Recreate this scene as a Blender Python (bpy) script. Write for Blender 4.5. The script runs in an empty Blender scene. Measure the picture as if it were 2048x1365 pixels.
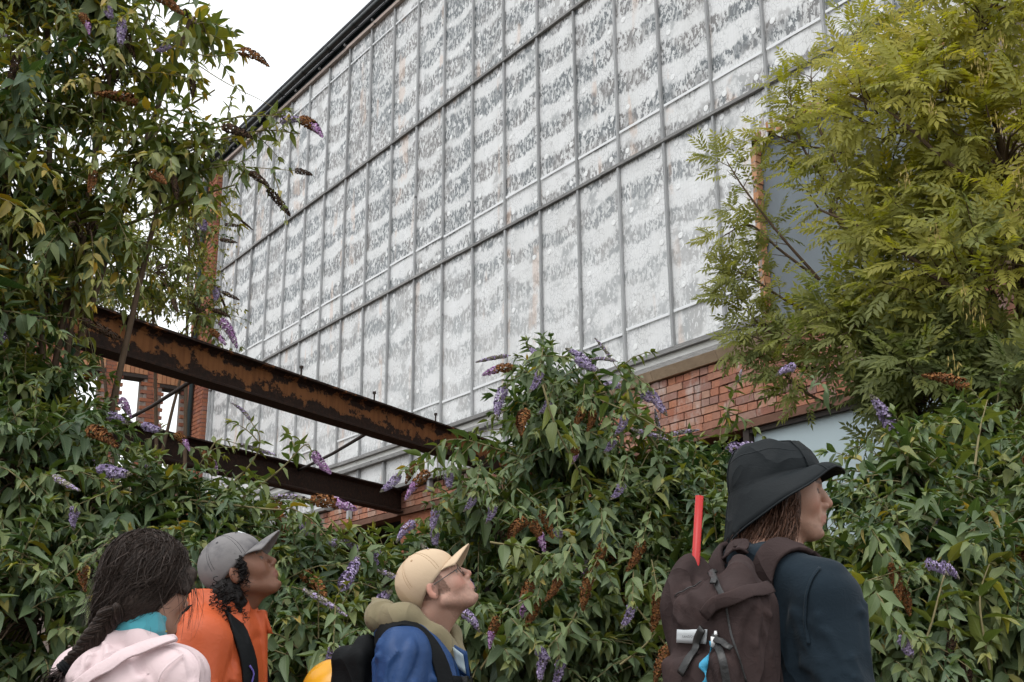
import bpy, math, random
import numpy as np
from mathutils import Matrix, Vector

random.seed(7)
rng = np.random.default_rng(7)
R = math.radians
scene = bpy.context.scene
col = scene.collection

# ------------------------------------------------------------------ camera
F_PX, CX, CY = 2400.0, 1024.0, 682.5            # focal length and centre in photo pixels (2048 x 1365)
PITCH, ROLL = R(16.78), R(-0.42)
CAMP = np.array([0.0, 0.0, 1.2])
cam_data = bpy.data.cameras.new('camera')
cam_data.sensor_width = 36.0
cam_data.lens = F_PX / 2048.0 * 36.0
cam_data.clip_start, cam_data.clip_end = 0.05, 3000.0
cam = bpy.data.objects.new('camera', cam_data)
col.objects.link(cam)
cam.matrix_world = Matrix.Translation(CAMP) @ Matrix.Rotation(math.pi / 2 + PITCH, 4, 'X') @ Matrix.Rotation(ROLL, 4, 'Z')
scene.camera = cam
CAMR = np.array(cam.matrix_world.to_3x3())

# ------------------------------------------------------------------ sky, sun, exposure (bright overcast)
SUN_EL, SUN_AZ = R(58), R(-150)                  # azimuth clockwise from +Y: behind the camera, to the left
world = bpy.data.worlds.new('World'); scene.world = world; world.use_nodes = True
wn = world.node_tree; wn.nodes.clear()
wout = wn.nodes.new('ShaderNodeOutputWorld'); wbg = wn.nodes.new('ShaderNodeBackground')
sky = wn.nodes.new('ShaderNodeTexSky'); sky.sky_type = 'NISHITA'; sky.sun_disc = False
sky.sun_elevation = SUN_EL; sky.sun_rotation = SUN_AZ; sky.dust_density = 6.0; sky.air_density = 1.4; sky.ozone_density = 1.0
hs = wn.nodes.new('ShaderNodeHueSaturation'); hs.inputs['Saturation'].default_value = 0.12
cl = wn.nodes.new('ShaderNodeMixRGB'); cl.blend_type = 'MIX'; cl.inputs[0].default_value = 0.8
cl.inputs[2].default_value = (13.6, 14.0, 14.3, 1)   # the even cloud layer that veils the sky
wn.links.new(sky.outputs[0], hs.inputs['Color']); wn.links.new(hs.outputs[0], cl.inputs[1])
wn.links.new(cl.outputs[0], wbg.inputs[0]); wn.links.new(wbg.outputs[0], wout.inputs[0])
wbg.inputs[1].default_value = 0.1
sun_d = bpy.data.lights.new('sun', 'SUN'); sun_d.energy = 0.9; sun_d.angle = R(30); sun_d.color = (1.0, 0.97, 0.93)
sun = bpy.data.objects.new('sun', sun_d); col.objects.link(sun)
sdir = Vector((math.sin(SUN_AZ) * math.cos(SUN_EL), math.cos(SUN_AZ) * math.cos(SUN_EL), math.sin(SUN_EL)))
sun.rotation_euler = sdir.to_track_quat('Z', 'Y').to_euler(); sun.location = (0, 0, 30)
scene.view_settings.view_transform = 'Standard'; scene.view_settings.look = 'None'
scene.view_settings.gamma = 1.0; scene.view_settings.exposure = 0.3
try: scene.view_settings.use_curve_mapping = False
except Exception: pass
scene.render.engine = 'CYCLES'
scene.cycles.max_bounces = 5; scene.cycles.transparent_max_bounces = 4; scene.cycles.adaptive_threshold = 0.025
scene.cycles.diffuse_bounces = 2; scene.cycles.glossy_bounces = 1; scene.cycles.transmission_bounces = 2
scene.cycles.use_denoising = True

# ------------------------------------------------------------------ helpers
def ray(px, py):
    d = CAMR @ np.array([px - CX, -(py - CY), -F_PX]); return d / F_PX
def at(px, py, Y):
    d = ray(px, py); return CAMP + d * (Y / d[1])
def project(P):
    c = (np.atleast_2d(P) - CAMP) @ CAMR
    return np.stack([CX + F_PX * c[:, 0] / -c[:, 2], CY - F_PX * c[:, 1] / -c[:, 2], -c[:, 2]], 1)

def mesh_from(name, v, f, mats=(), smooth=False, uv=None, tone=None, colr=None):
    """v (n,3); f an int array (m,k) or list of tuples; uv per vertex; tone float per vertex; colr rgb per vertex"""
    me = bpy.data.meshes.new(name)
    v = np.asarray(v, dtype=np.float32)
    if isinstance(f, np.ndarray):
        m, k = f.shape
        me.vertices.add(len(v)); me.vertices.foreach_set('co', v.ravel())
        me.loops.add(m * k); me.loops.foreach_set('vertex_index', f.ravel().astype(np.int32))
        me.polygons.add(m)
        me.polygons.foreach_set('loop_start', np.arange(0, m * k, k, dtype=np.int32))
        me.polygons.foreach_set('loop_total', np.full(m, k, dtype=np.int32))
    else:
        me.from_pydata(v.tolist(), [], [tuple(int(i) for i in q) for q in f])
    me.update(calc_edges=True)
    if uv is not None:
        li = np.zeros(len(me.loops), dtype=np.int32); me.loops.foreach_get('vertex_index', li)
        ul = me.uv_layers.new(name='UVMap'); ul.data.foreach_set('uv', np.asarray(uv, dtype=np.float32)[li].ravel())
    if tone is not None:
        a = me.attributes.new('tone', 'FLOAT', 'POINT'); a.data.foreach_set('value', np.asarray(tone, dtype=np.float32))
    if colr is not None:
        a = me.attributes.new('tint', 'FLOAT_COLOR', 'POINT')
        c = np.ones((len(v), 4), dtype=np.float32); c[:, :3] = colr
        a.data.foreach_set('color', c.ravel())
    me.polygons.foreach_set('use_smooth', np.full(len(me.polygons), bool(smooth), dtype=bool))
    for mt in (mats if isinstance(mats, (list, tuple)) else [mats]):
        me.materials.append(mt)
    me.validate(); me.update()
    return me

def link(name, me, parent=None, matrix=None, loc=None, rotz=None):
    o = bpy.data.objects.new(name, me); col.objects.link(o)
    if parent is not None: o.parent = parent
    if matrix is not None: o.matrix_basis = matrix
    if loc is not None: o.location = loc
    if rotz is not None: o.rotation_euler = (0, 0, rotz)
    return o
def tag(o, label=None, cat=None, group=None, kind=None):
    if label: o['label'] = label
    if cat: o['category'] = cat
    if group: o['group'] = group
    if kind: o['kind'] = kind
    return o
def thing(name, label, cat, loc=(0, 0, 0), rotz=0.0, group=None):
    o = bpy.data.objects.new(name, None); col.objects.link(o)
    o.empty_display_size = 0.2
    o.location = [float(x) for x in loc]; o.rotation_euler = (0, 0, rotz)
    return tag(o, label, cat, group, 'thing')

BOXF = np.array([[0, 3, 2, 1], [4, 5, 6, 7], [0, 1, 5, 4], [1, 2, 6, 5], [2, 3, 7, 6], [3, 0, 4, 7]])
def box_v(x0, x1, y0, y1, z0, z1):
    return np.array([[x0, y0, z0], [x1, y0, z0], [x1, y1, z0], [x0, y1, z0], [x0, y0, z1], [x1, y0, z1], [x1, y1, z1], [x0, y1, z1]], float)
def box(name, b, mat, parent=None):
    return link(name, mesh_from(name, box_v(*b), BOXF, mat), parent)
def merge(parts):
    vs, fs, n = [], [], 0
    for v, f in parts:
        v = np.asarray(v, float); vs.append(v); fs += [tuple(int(i) + n for i in q) for q in f]; n += len(v)
    return np.concatenate(vs), fs
def tube(pts, rad, sides=6, cap=True):
    """a tapered tube along pts; rad scalar or per point"""
    pts = np.asarray(pts, float); n = len(pts)
    rad = np.broadcast_to(np.asarray(rad, float), (n,))
    t = np.gradient(pts, axis=0); t /= np.linalg.norm(t, axis=1)[:, None] + 1e-12
    ref = np.array([0, 0, 1.0]) if abs(t[0][2]) < 0.9 else np.array([1.0, 0, 0])
    a = np.cross(t, ref); a /= np.linalg.norm(a, axis=1)[:, None] + 1e-12
    b = np.cross(t, a)
    th = np.arange(sides) / sides * 2 * math.pi
    ring = pts[:, None, :] + rad[:, None, None] * (np.cos(th)[None, :, None] * a[:, None, :] + np.sin(th)[None, :, None] * b[:, None, :])
    v = ring.reshape(-1, 3)
    f = []
    for i in range(n - 1):
        for j in range(sides):
            k = (j + 1) % sides
            f.append((i * sides + j, (i + 1) * sides + j, (i + 1) * sides + k, i * sides + k))
    if cap:
        f.append(tuple(range(sides))); f.append(tuple((n - 1) * sides + j for j in reversed(range(sides))))
    return v, f
def bezier(p0, p1, p2, n=8):
    t = np.linspace(0, 1, n)[:, None]
    return (1 - t) ** 2 * np.asarray(p0) + 2 * t * (1 - t) * np.asarray(p1) + t * t * np.asarray(p2)
def spline(P, n=24):
    """Catmull-Rom through the points"""
    P = np.asarray(P, float); Q = np.vstack([2 * P[0] - P[1], P, 2 * P[-1] - P[-2]])
    out = []
    for x in np.linspace(0, len(P) - 1 - 1e-6, n):
        i = int(x); t = x - i; a, b, c, d = Q[i:i + 4]
        out.append(0.5 * ((2 * b) + (-a + c) * t + (2 * a - 5 * b + 4 * c - d) * t * t + (-a + 3 * b - 3 * c + d) * t ** 3))
    return np.array(out)

# ------------------------------------------------------------------ node material helper
class Mat:
    def __init__(s, name):
        s.m = bpy.data.materials.new(name); s.m.use_nodes = True
        s.t = s.m.node_tree; s.t.nodes.clear()
        s.out = s.n('ShaderNodeOutputMaterial'); s.b = s.n('ShaderNodeBsdfPrincipled')
        s.l(s.b.outputs[0], s.out.inputs[0])
    def n(s, t, **kw):
        x = s.t.nodes.new(t)
        for k, v in kw.items(): setattr(x, k, v)
        return x
    def l(s, a, b): s.t.links.new(a, b)
    def put(s, sock, v):
        if hasattr(v, 'is_output'): s.l(v, sock)
        else: sock.default_value = v if not isinstance(v, tuple) or len(v) != 3 or sock.type != 'RGBA' else (*v, 1)
    def math(s, op, a, b=0.0, c=None, clamp=False):
        x = s.n('ShaderNodeMath', operation=op, use_clamp=clamp); s.put(x.inputs[0], a); s.put(x.inputs[1], b)
        if c is not None: s.put(x.inputs[2], c)
        return x.outputs[0]
    def noise(s, vec, scale, detail=4.0, rough=0.55, dist=0.0):
        x = s.n('ShaderNodeTexNoise'); s.l(vec, x.inputs['Vector'])
        x.inputs['Scale'].default_value = scale; x.inputs['Detail'].default_value = detail
        x.inputs['Roughness'].default_value = rough; x.inputs['Distortion'].default_value = dist
        return x.outputs['Fac']
    def voro(s, vec, scale, feature='F1', out='Distance', rnd=1.0):
        x = s.n('ShaderNodeTexVoronoi', feature=feature); s.l(vec, x.inputs['Vector']); x.inputs['Scale'].default_value = scale
        x.inputs['Randomness'].default_value = rnd
        return x.outputs[out]
    def ramp(s, fac, stops, interp='LINEAR'):
        x = s.n('ShaderNodeValToRGB'); x.color_ramp.interpolation = interp; s.l(fac, x.inputs[0])
        el = x.color_ramp.elements
        while len(el) < len(stops): el.new(0.5)
        for e, (p, c) in zip(el, stops): e.position = p; e.color = (*c, 1) if len(c) == 3 else c
        return x.outputs[0]
    def step(s, v, lo, hi):
        x = s.n('ShaderNodeMapRange', interpolation_type='SMOOTHSTEP'); s.put(x.inputs[0], v); s.put(x.inputs[1], lo); s.put(x.inputs[2], hi)
        x.inputs[3].default_value = 0; x.inputs[4].default_value = 1
        return x.outputs[0]
    def mix(s, fac, a, b, mode='MIX'):
        x = s.n('ShaderNodeMixRGB', blend_type=mode); s.put(x.inputs[0], fac); s.put(x.inputs[1], a); s.put(x.inputs[2], b)
        return x.outputs[0]
    def coord(s, which='Object'): return s.n('ShaderNodeTexCoord').outputs[which]
    def mapped(s, vec, scale=(1, 1, 1), loc=(0, 0, 0), rot=(0, 0, 0)):
        x = s.n('ShaderNodeMapping'); s.l(vec, x.inputs[0]); x.inputs['Scale'].default_value = scale
        x.inputs['Location'].default_value = loc; x.inputs['Rotation'].default_value = rot
        return x.outputs[0]
    def sep(s, vec):
        x = s.n('ShaderNodeSeparateXYZ'); s.l(vec, x.inputs[0]); return x.outputs
    def attr(s, name, out='Fac'):
        x = s.n('ShaderNodeAttribute', attribute_name=name); return x.outputs[out]
    def rnd(s): return s.n('ShaderNodeObjectInfo').outputs['Random']
    def bump(s, h, strength=0.3, dist=0.01):
        x = s.n('ShaderNodeBump'); x.inputs['Strength'].default_value = strength; x.inputs['Distance'].default_value = dist
        s.l(h, x.inputs['Height']); s.l(x.outputs[0], s.b.inputs['Normal']); return x
    def fin(s, color=None, rough=0.7, spec=0.3, metal=0.0):
        if color is not None: s.put(s.b.inputs['Base Color'], color)
        s.put(s.b.inputs['Roughness'], rough); s.put(s.b.inputs['Specular IOR Level'], spec); s.put(s.b.inputs['Metallic'], metal)
        return s.m

def simple(name, color, rough=0.7, spec=0.3, var=0.25, scale=12.0, bump=0.0, metal=0.0, stretch=(1, 1, 1)):
    """a plain paint or cloth with mottled tone and a little relief"""
    m = Mat(name); v = m.mapped(m.coord(), stretch); nz = m.noise(v, scale, 5, 0.6)
    k = m.math('MULTIPLY_ADD', nz, 2 * var, 1 - var)
    c = m.mix(1.0, (*color, 1), k, 'MULTIPLY')
    if bump: m.bump(m.noise(v, scale * 3, 4, 0.6), bump, 0.01)
    return m.fin(c, rough, spec, metal)

# ------------------------------------------------------------------ materials of the place
def mat_sheet():
    m = Mat('clear_sheeting'); uv0 = m.n('ShaderNodeTexCoord').outputs['UV']; s = m.sep(uv0); u, z = s[0], s[1]
    rn = m.rnd(); cb = m.n('ShaderNodeCombineXYZ'); m.l(m.math('MULTIPLY', rn, 31.0), cb.inputs[2])
    ad = m.n('ShaderNodeVectorMath', operation='ADD'); m.l(uv0, ad.inputs[0]); m.l(cb.outputs[0], ad.inputs[1]); uvn = ad.outputs[0]
    warp = m.noise(m.mapped(uv0, (0.9, 0.9, 1)), 1.3, 2)
    edge = m.noise(m.mapped(uvn, (9, 2.2, 1)), 2.6, 3, 0.7)
    # damp bands about 0.45 m apart, their lower edge ragged
    zz = m.math('ADD', z, m.math('MULTIPLY', warp, 0.26)); zz = m.math('ADD', zz, m.math('MULTIPLY', edge, 0.17))
    zz = m.math('ADD', zz, m.math('MULTIPLY', m.math('SINE', m.math('MULTIPLY', u, 8.727)), -0.03))
    band = m.math('SINE', m.math('MULTIPLY', zz, 2 * math.pi / 0.46))
    amt = m.noise(m.mapped(uvn, (0.35, 0.35, 1), (3, 1, 0)), 1.1, 2)
    height = m.step(z, 4.6, 9.3); run = m.step(u, -0.5, 6.0)
    lift = m.math('ADD', m.math('MULTIPLY', height, 0.85), m.math('MULTIPLY', run, 0.25))
    lift = m.math('ADD', lift, m.math('MULTIPLY_ADD', amt, 1.5, -1.25)); lift = m.math('ADD', lift, m.math('MULTIPLY_ADD', rn, 0.7, -0.35))
    dark = m.step(m.math('ADD', band, lift), -0.30, 0.30)
    # pale flakes stuck to the sheet inside the dark bands, drawn out downwards
    fl = m.noise(m.mapped(uvn, (1.4, 0.7, 1)), 20, 3, 0.65, 0.4)
    flake = m.step(fl, 0.475, 0.512)
    flake2 = m.step(m.noise(m.mapped(uvn, (1.6, 0.45, 1)), 9, 2), 0.34, 0.58)
    flake = m.math('MULTIPLY', flake, m.math('MULTIPLY_ADD', flake2, 0.75, 0.25))
    crack = m.math('SUBTRACT', 1.0, m.step(m.voro(m.mapped(m.mix(0.05, uvn, m.n('ShaderNodeTexNoise').outputs['Color']), (1.15, 0.7, 1)), 25, 'DISTANCE_TO_EDGE'), 0.01, 0.085))
    crk = m.math('MULTIPLY', crack, m.step(m.noise(uvn, 4, 3), 0.34, 0.56))
    blot = m.math('MULTIPLY', m.step(fl, 0.60, 0.545), m.step(m.noise(uvn, 2.4, 4), 0.54, 0.64))
    d1 = m.math('MULTIPLY', m.math('MULTIPLY', dark, m.math('MULTIPLY_ADD', m.step(z, 4.8, 7.4), 0.5, 0.5)), m.math('MULTIPLY_ADD', flake, -0.9, 1.0))
    d2 = m.math('MAXIMUM', m.math('MULTIPLY', crk, 0.40), m.math('MULTIPLY', blot, 0.55))
    d = m.math('MAXIMUM', d1, d2)
    grid = m.math('SINE', m.math('MULTIPLY', u, 170)); grid = m.math('MULTIPLY', m.step(grid, 0.8, 1.0), 0.10)
    d = m.math('MAXIMUM', d, grid)
    dirt = m.noise(m.mapped(uvn, (1.0, 0.25, 1)), 3.2, 3)
    pale = m.ramp(dirt, [(0.25, (0.66, 0.665, 0.66)), (0.7, (0.77, 0.78, 0.785))])
    grey = m.mix(m.step(m.noise(uvn, 1.7, 3), 0.42, 0.62), (0.135, 0.152, 0.162, 1), (0.20, 0.192, 0.188, 1))
    # brick seen faintly through the sheet in a few columns
    colm = m.math('MULTIPLY', m.step(m.noise(m.mapped(uvn, (1.5, 0.16, 1), (8, 2, 0)), 1.9, 2), 0.60, 0.66), m.step(m.noise(uvn, 3.0, 3), 0.44, 0.58))
    c = m.mix(d, pale, grey)
    c = m.mix(m.math('MULTIPLY', colm, 0.38), c, (0.62, 0.42, 0.30, 1))
    m.bump(m.noise(m.mapped(uvn, (0.8, 2.0, 1)), 5, 3, 0.6, 0.6), 0.16, 0.03)
    return m.fin(c, m.math('MULTIPLY_ADD', d, -0.12, 0.42), 0.4)
def mat_brick(name, stops, stain=0.4, white=0.6):
    m = Mat(name); v = m.coord('Generated'); ob = m.coord('Object')
    t = m.math('FRACT', m.math('ADD', m.attr('tone'), m.rnd()))
    c = m.ramp(t, stops)
    g = m.n('ShaderNodeNewGeometry').outputs['Position']
    c = m.mix(m.math('MULTIPLY', m.step(m.noise(g, 30, 5, 0.7), 0.45, 0.75), stain), c, (0.10, 0.075, 0.065, 1))
    c = m.mix(m.math('MULTIPLY', m.step(m.noise(m.mapped(g, (1, 1, 0.6)), 2.6, 5, 0.65), 0.53, 0.68), white), c, (0.55, 0.50, 0.47, 1))
    m.bump(m.noise(g, 90, 5, 0.7), 0.6, 0.006)
    return m.fin(c, 0.9, 0.15)
def mat_timber(name, a, b, sc=(1, 1, 1)):
    m = Mat(name); ob = m.coord('Object')
    gr = m.noise(m.mapped(ob, sc), 20, 6, 0.65, 0.5); c = m.ramp(gr, [(0.3, a), (0.7, b)])
    sp = m.step(m.voro(m.mapped(ob, (1, 1, 1)), 3.1), 0.09, 0.05)
    c = m.mix(m.math('MULTIPLY', sp, 0.8), c, (0.05, 0.05, 0.05, 1))
    c = m.mix(1.0, c, m.math('MULTIPLY_ADD', m.rnd(), 0.35, 0.82), 'MULTIPLY')
    m.bump(gr, 0.4, 0.004); return m.fin(c, 0.75, 0.25)
def mat_rust(name, lo, hi, paint=(0.235, 0.098, 0.036)):
    m = Mat(name); ob = m.coord('Object'); z = m.sep(ob)[2]
    n1 = m.noise(m.mapped(ob, (1, 1, 1.3)), 5.5, 8, 0.68); n2 = m.noise(ob, 28, 5, 0.7); n3 = m.noise(m.mapped(ob, (6, 6, 0.5)), 4, 4)
    # paint survives on the upper middle of the web, rust has eaten in from the flanges
    mid = m.math('SUBTRACT', 1.0, m.math('MULTIPLY', m.math('ABSOLUTE', m.math('SUBTRACT', z, 0.185)), 8.0))
    k = m.math('ADD', m.math('MULTIPLY', n1, 1.9), m.math('MULTIPLY', mid, 0.42)); k = m.math('ADD', k, m.math('MULTIPLY', n2, 0.25))
    k = m.step(k, lo, hi)
    rust = m.ramp(n2, [(0.3, (0.014, 0.009, 0.007)), (0.55, (0.030, 0.016, 0.011)), (0.8, (0.075, 0.03, 0.015))])
    pc = m.mix(m.math('MULTIPLY', m.step(n3, 0.4, 0.7), 0.6), (*paint, 1), (paint[0] * 0.55, paint[1] * 0.5, paint[2] * 0.5, 1))
    c = m.mix(k, rust, pc); m.bump(m.math('ADD', m.math('MULTIPLY', k, 0.6), n2), 0.7, 0.006)
    return m.fin(c, 0.82, 0.25)
M = {}
M['sheet'] = mat_sheet()
M['brick'] = mat_brick('red_brick', [(0.0, (0.37, 0.155, 0.10)), (0.25, (0.44, 0.20, 0.13)), (0.45, (0.29, 0.135, 0.10)), (0.6, (0.47, 0.245, 0.165)), (0.78, (0.25, 0.145, 0.13)), (0.9, (0.41, 0.26, 0.20)), (1.0, (0.43, 0.185, 0.11))])
M['brick_orange'] = mat_brick('orange_brick', [(0.0, (0.44, 0.21, 0.11)), (0.5, (0.52, 0.28, 0.15)), (1.0, (0.36, 0.16, 0.09))], 0.25, 0.3)
M['brick_far'] = mat_brick('weathered_brick', [(0.0, (0.30, 0.11, 0.065)), (0.35, (0.36, 0.15, 0.085)), (0.7, (0.24, 0.10, 0.075)), (1.0, (0.34, 0.13, 0.07))], 0.4, 0.12)
M['mortar'] = simple('mortar', (0.30, 0.25, 0.22), 0.95, 0.1, 0.35, 25, 0.4)
M['batten'] = mat_timber('silvered_batten', (0.27, 0.275, 0.28), (0.46, 0.47, 0.475), (6, 6, 0.5))
M['rail'] = mat_timber('weathered_rail', (0.15, 0.15, 0.15), (0.36, 0.355, 0.345), (0.5, 6, 8))
M['trim'] = mat_timber('pinkish_trim', (0.30, 0.24, 0.21), (0.45, 0.38, 0.34), (0.5, 6, 8))
M['white_board'] = simple('flaking_white_board', (0.78, 0.78, 0.75), 0.7, 0.3, 0.18, 9, 0.3, stretch=(0.6, 2, 3))
M['stone'] = simple('sandstone', (0.36, 0.27, 0.185), 0.9, 0.15, 0.4, 7, 0.6)
M['disc'] = simple('white_plastic', (0.80, 0.81, 0.81), 0.45, 0.4, 0.05, 20)
M['seam'] = simple('white_tape', (0.76, 0.78, 0.79), 0.35, 0.4, 0.06, 9)
M['gutter'] = simple('black_gutter', (0.012, 0.018, 0.020), 0.32, 0.5, 0.3, 6)
M['membrane'] = simple('grey_membrane', (0.150, 0.175, 0.195), 0.6, 0.3, 0.22, 3.0, 0.4, stretch=(1, 1, 0.5))
M['dark'] = simple('shade_black_interior', (0.018, 0.016, 0.015), 0.9, 0.1, 0.3, 4)  # near-black colour stands in for the darkness of the unlit void
M['dark_frame'] = simple('dark_frame', (0.045, 0.035, 0.03), 0.7, 0.3, 0.3, 8, 0.2)
M['lintel'] = simple('brown_lintel', (0.16, 0.085, 0.06), 0.85, 0.2, 0.4, 9, 0.4)
M['blue_board'] = simple('pale_blue_board', (0.46, 0.56, 0.60), 0.5, 0.4, 0.09, 3.0, 0.08, stretch=(1, 1, 0.4))
M['rust1'] = mat_rust('rusty_painted_steel', 1.24, 1.36)
M['rust2'] = mat_rust('dark_rusty_steel', 1.75, 2.05, (0.12, 0.065, 0.04))
M['iron'] = simple('dark_iron', (0.035, 0.024, 0.02), 0.75, 0.3, 0.4, 20, 0.3)
M['pipe'] = simple('grey_green_pipe', (0.03, 0.05, 0.055), 0.45, 0.4, 0.2, 6)
M['soil'] = simple('bare_soil', (0.07, 0.055, 0.04), 0.95, 0.1, 0.4, 3, 0.5)
M['slate'] = simple('roof_slate', (0.06, 0.065, 0.075), 0.7, 0.3, 0.3, 3, 0.3)

# ------------------------------------------------------------------ ground
gv = np.array([[-900, -900, 0], [900, -900, 0], [900, 900, 0], [-900, 900, 0]], float)
tag(link('ground', mesh_from('ground', gv, np.array([[0, 1, 2, 3]]), M['soil'])), 'bare soil and rough ground under the shrubs', None, None, 'structure')

# ------------------------------------------------------------------ the big sheeted building
AZ = R(35.25)
U = np.array([-math.sin(AZ), math.cos(AZ), 0.0]); N = np.array([-math.cos(AZ), -math.sin(AZ), 0.0])
P0 = np.array([2.1124, 10.5944, 0.0])
def W(s, z, o=0.0): return P0 + U * s + N * o + np.array([0, 0, z])
def fac(px, py):
    d = ray(px, py); t = ((P0 - CAMP) @ N) / (d @ N); P = CAMP + d * t; return (P - P0) @ U, P[2]
bld = thing('mill_building', 'tall brick mill building clad in white plastic sheeting between grey battens', 'building', P0, AZ - math.pi / 2)
# local axes: x = -s (to the right along the wall), y into the wall, z up
SE = 13.28
mull = [0.16 + 0.72 * k for k in range(-8, 19)]           # batten positions
mull = [s for s in mull if s < 13.2]
tiers = [(4.52, 6.77), (6.77, 9.07), (9.07, 11.36)]
OPEN_L, OPEN_R, OPEN_T = -0.30, -2.75, 6.20
def vnoise(x, y, seed=0, f=1.0):
    """smooth value noise for meshes"""
    x = np.asarray(x) * f; y = np.asarray(y) * f
    xi, yi = np.floor(x), np.floor(y); xf, yf = x - xi, y - yi
    xf = xf * xf * (3 - 2 * xf); yf = yf * yf * (3 - 2 * yf)
    h = lambda a, b: np.modf(np.abs(np.sin(a * 127.1 + b * 311.7 + seed * 74.7) * 43758.5453))[0]
    return (h(xi, yi) * (1 - xf) + h(xi + 1, yi) * xf) * (1 - yf) + (h(xi, yi + 1) * (1 - xf) + h(xi + 1, yi + 1) * xf) * yf
def panel(s0, s1, z0, z1, ragged=False):
    nx, nz = 9, 19 if z1 - z0 > 1 else 7
    a, b = np.meshgrid(np.linspace(s0, s1, nx), np.linspace(0, 1, nz))
    zb = z0 + (0.16 * (vnoise(a, a * 0, 5, 9) - 0.35) if ragged else 0)
    zz = zb + (z1 - zb) * b
    fx = (a - s0) / (s1 - s0)
    bulge = 0.006 * np.sin(fx * np.pi) + 0.012 * np.sin(fx * np.pi) * (vnoise(a * 1.0, zz, 2, 3.1) - 0.4)
    v = np.stack([-a.ravel(), -0.004 - bulge.ravel(), zz.ravel()], 1)
    i = np.arange(nx * nz).reshape(nz, nx)
    f = np.stack([i[:-1, :-1], i[1:, :-1], i[1:, 1:], i[:-1, 1:]], -1).reshape(-1, 4)
    return link('panel', mesh_from('panel', v, f, M['sheet'], True, uv=np.stack([a.ravel(), zz.ravel()], 1)), bld)
disc_spots = []
def disc_tpl():
    th = np.arange(10) / 10 * 2 * math.pi; r = [(0.033, 0.0), (0.033, 0.003), (0.011, 0.0042)]
    v = np.concatenate([np.stack([np.cos(th) * q, np.full(10, -y), np.sin(th) * q], 1) for q, y in r] + [np.array([[0, -0.0015, 0]])])
    f = [(k * 10 + j, k * 10 + (j + 1) % 10, k * 10 + 10 + (j + 1) % 10, k * 10 + 10 + j) for k in range(2) for j in range(10)]
    f += [(20 + j, 20 + (j + 1) % 10, 30) for j in range(10)]
    return v, f
DV, DF = disc_tpl(); disc_me = mesh_from('fixing_disc', DV, DF, M['disc'])
edges = mull + [SE]
for ti, (z0, z1) in enumerate(tiers):
    for k in range(len(edges) - 1):
        a, b = edges[k], edges[k + 1]
        pans = []
        if ti == 0 and b <= OPEN_L + 1e-6:
            if a > OPEN_R - 0.7: pans.append((panel(a, b, OPEN_T + 0.02, z1, True), a, b, OPEN_T + 0.15, z1))
            else: pans.append((panel(a, b, z0, z1), a, b, z0, z1))
        elif ti == 0 and a < OPEN_L < b:
            pans.append((panel(OPEN_L, b, z0, z1), OPEN_L, b, z0, z1)); pans.append((panel(a, OPEN_L, OPEN_T + 0.02, z1, True), a, OPEN_L, OPEN_T + 0.2, z1))
        else: pans.append((panel(a, b, z0, z1), a, b, z0, z1))
        for po, p, q, y0, y1 in pans:
            full = y1 - y0 > 2
            rows = (0.055, 0.27, 0.51, 0.74, 0.95) if full else (0.8,)
            for ri, fz in enumerate(rows):
                for ci, fx in enumerate((0.17, 0.80)):
                    if (ri + ci + k) % 5 == 4 or (full and ri == 2 and ci == (k % 2)): continue
                    sx = p + (q - p) * (fx + random.uniform(-0.04, 0.04)); zz = y0 + (y1 - y0) * fz + random.uniform(-0.03, 0.03) + 0.05 * (fx - 0.5)
                    disc_spots.append((po, sx, zz))
            if full and ti < 2 and not (ti == 0 and k % 7 == 5):
                zc = y0 + 0.36 + 0.02 * math.sin(k * 1.7)
                box('seam_strip', (-q + 0.03, -p - 0.03, -0.028, -0.022, zc - 0.014, zc + 0.014), M['seam'], po)
            if full and ti == 2:
                zc = y1 - 0.33; box('seam_strip', (-q + 0.03, -p - 0.03, -0.028, -0.022, zc - 0.012, zc + 0.012), M['seam'], po)
# the sheet carries on below the lower rails along the left part of the wall
for k in range(len(edges) - 1):
    a, b = edges[k], edges[k + 1]
    if a > 2.2: panel(a, b, 3.93, 4.335)
# 300 nearest fixing discs one by one, the far ones joined
disc_spots.sort(key=lambda d: d[1])
def sheet_y(s, z):
    """depth of the sagging sheet at a place on the wall, where a disc sits"""
    e = max(m for m in edges if m <= s + 1e-6); e2 = min(m for m in edges if m > s + 1e-6)
    e, e2 = (max(e, OPEN_L) if s > OPEN_L else e), (min(e2, OPEN_L) if (s < OPEN_L and z < 6.77) else e2); fx = (s - e) / (e2 - e); return -0.005 - (0.006 * math.sin(fx * math.pi) + 0.012 * math.sin(fx * math.pi) * (float(vnoise(s, z, 2, 3.1)) - 0.4))
for po, s, z in disc_spots[:300]: link('fixing_disc', disc_me, po, loc=(-s, sheet_y(s, z), z))
if len(disc_spots) > 300:
    fv, ff = merge([(DV + [-s, sheet_y(s, z), z], DF) for _, s, z in disc_spots[300:]])
    tag(link('far_fixing_discs', mesh_from('far_fixing_discs', fv, ff, M['disc']), bld), kind='stuff')
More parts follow.
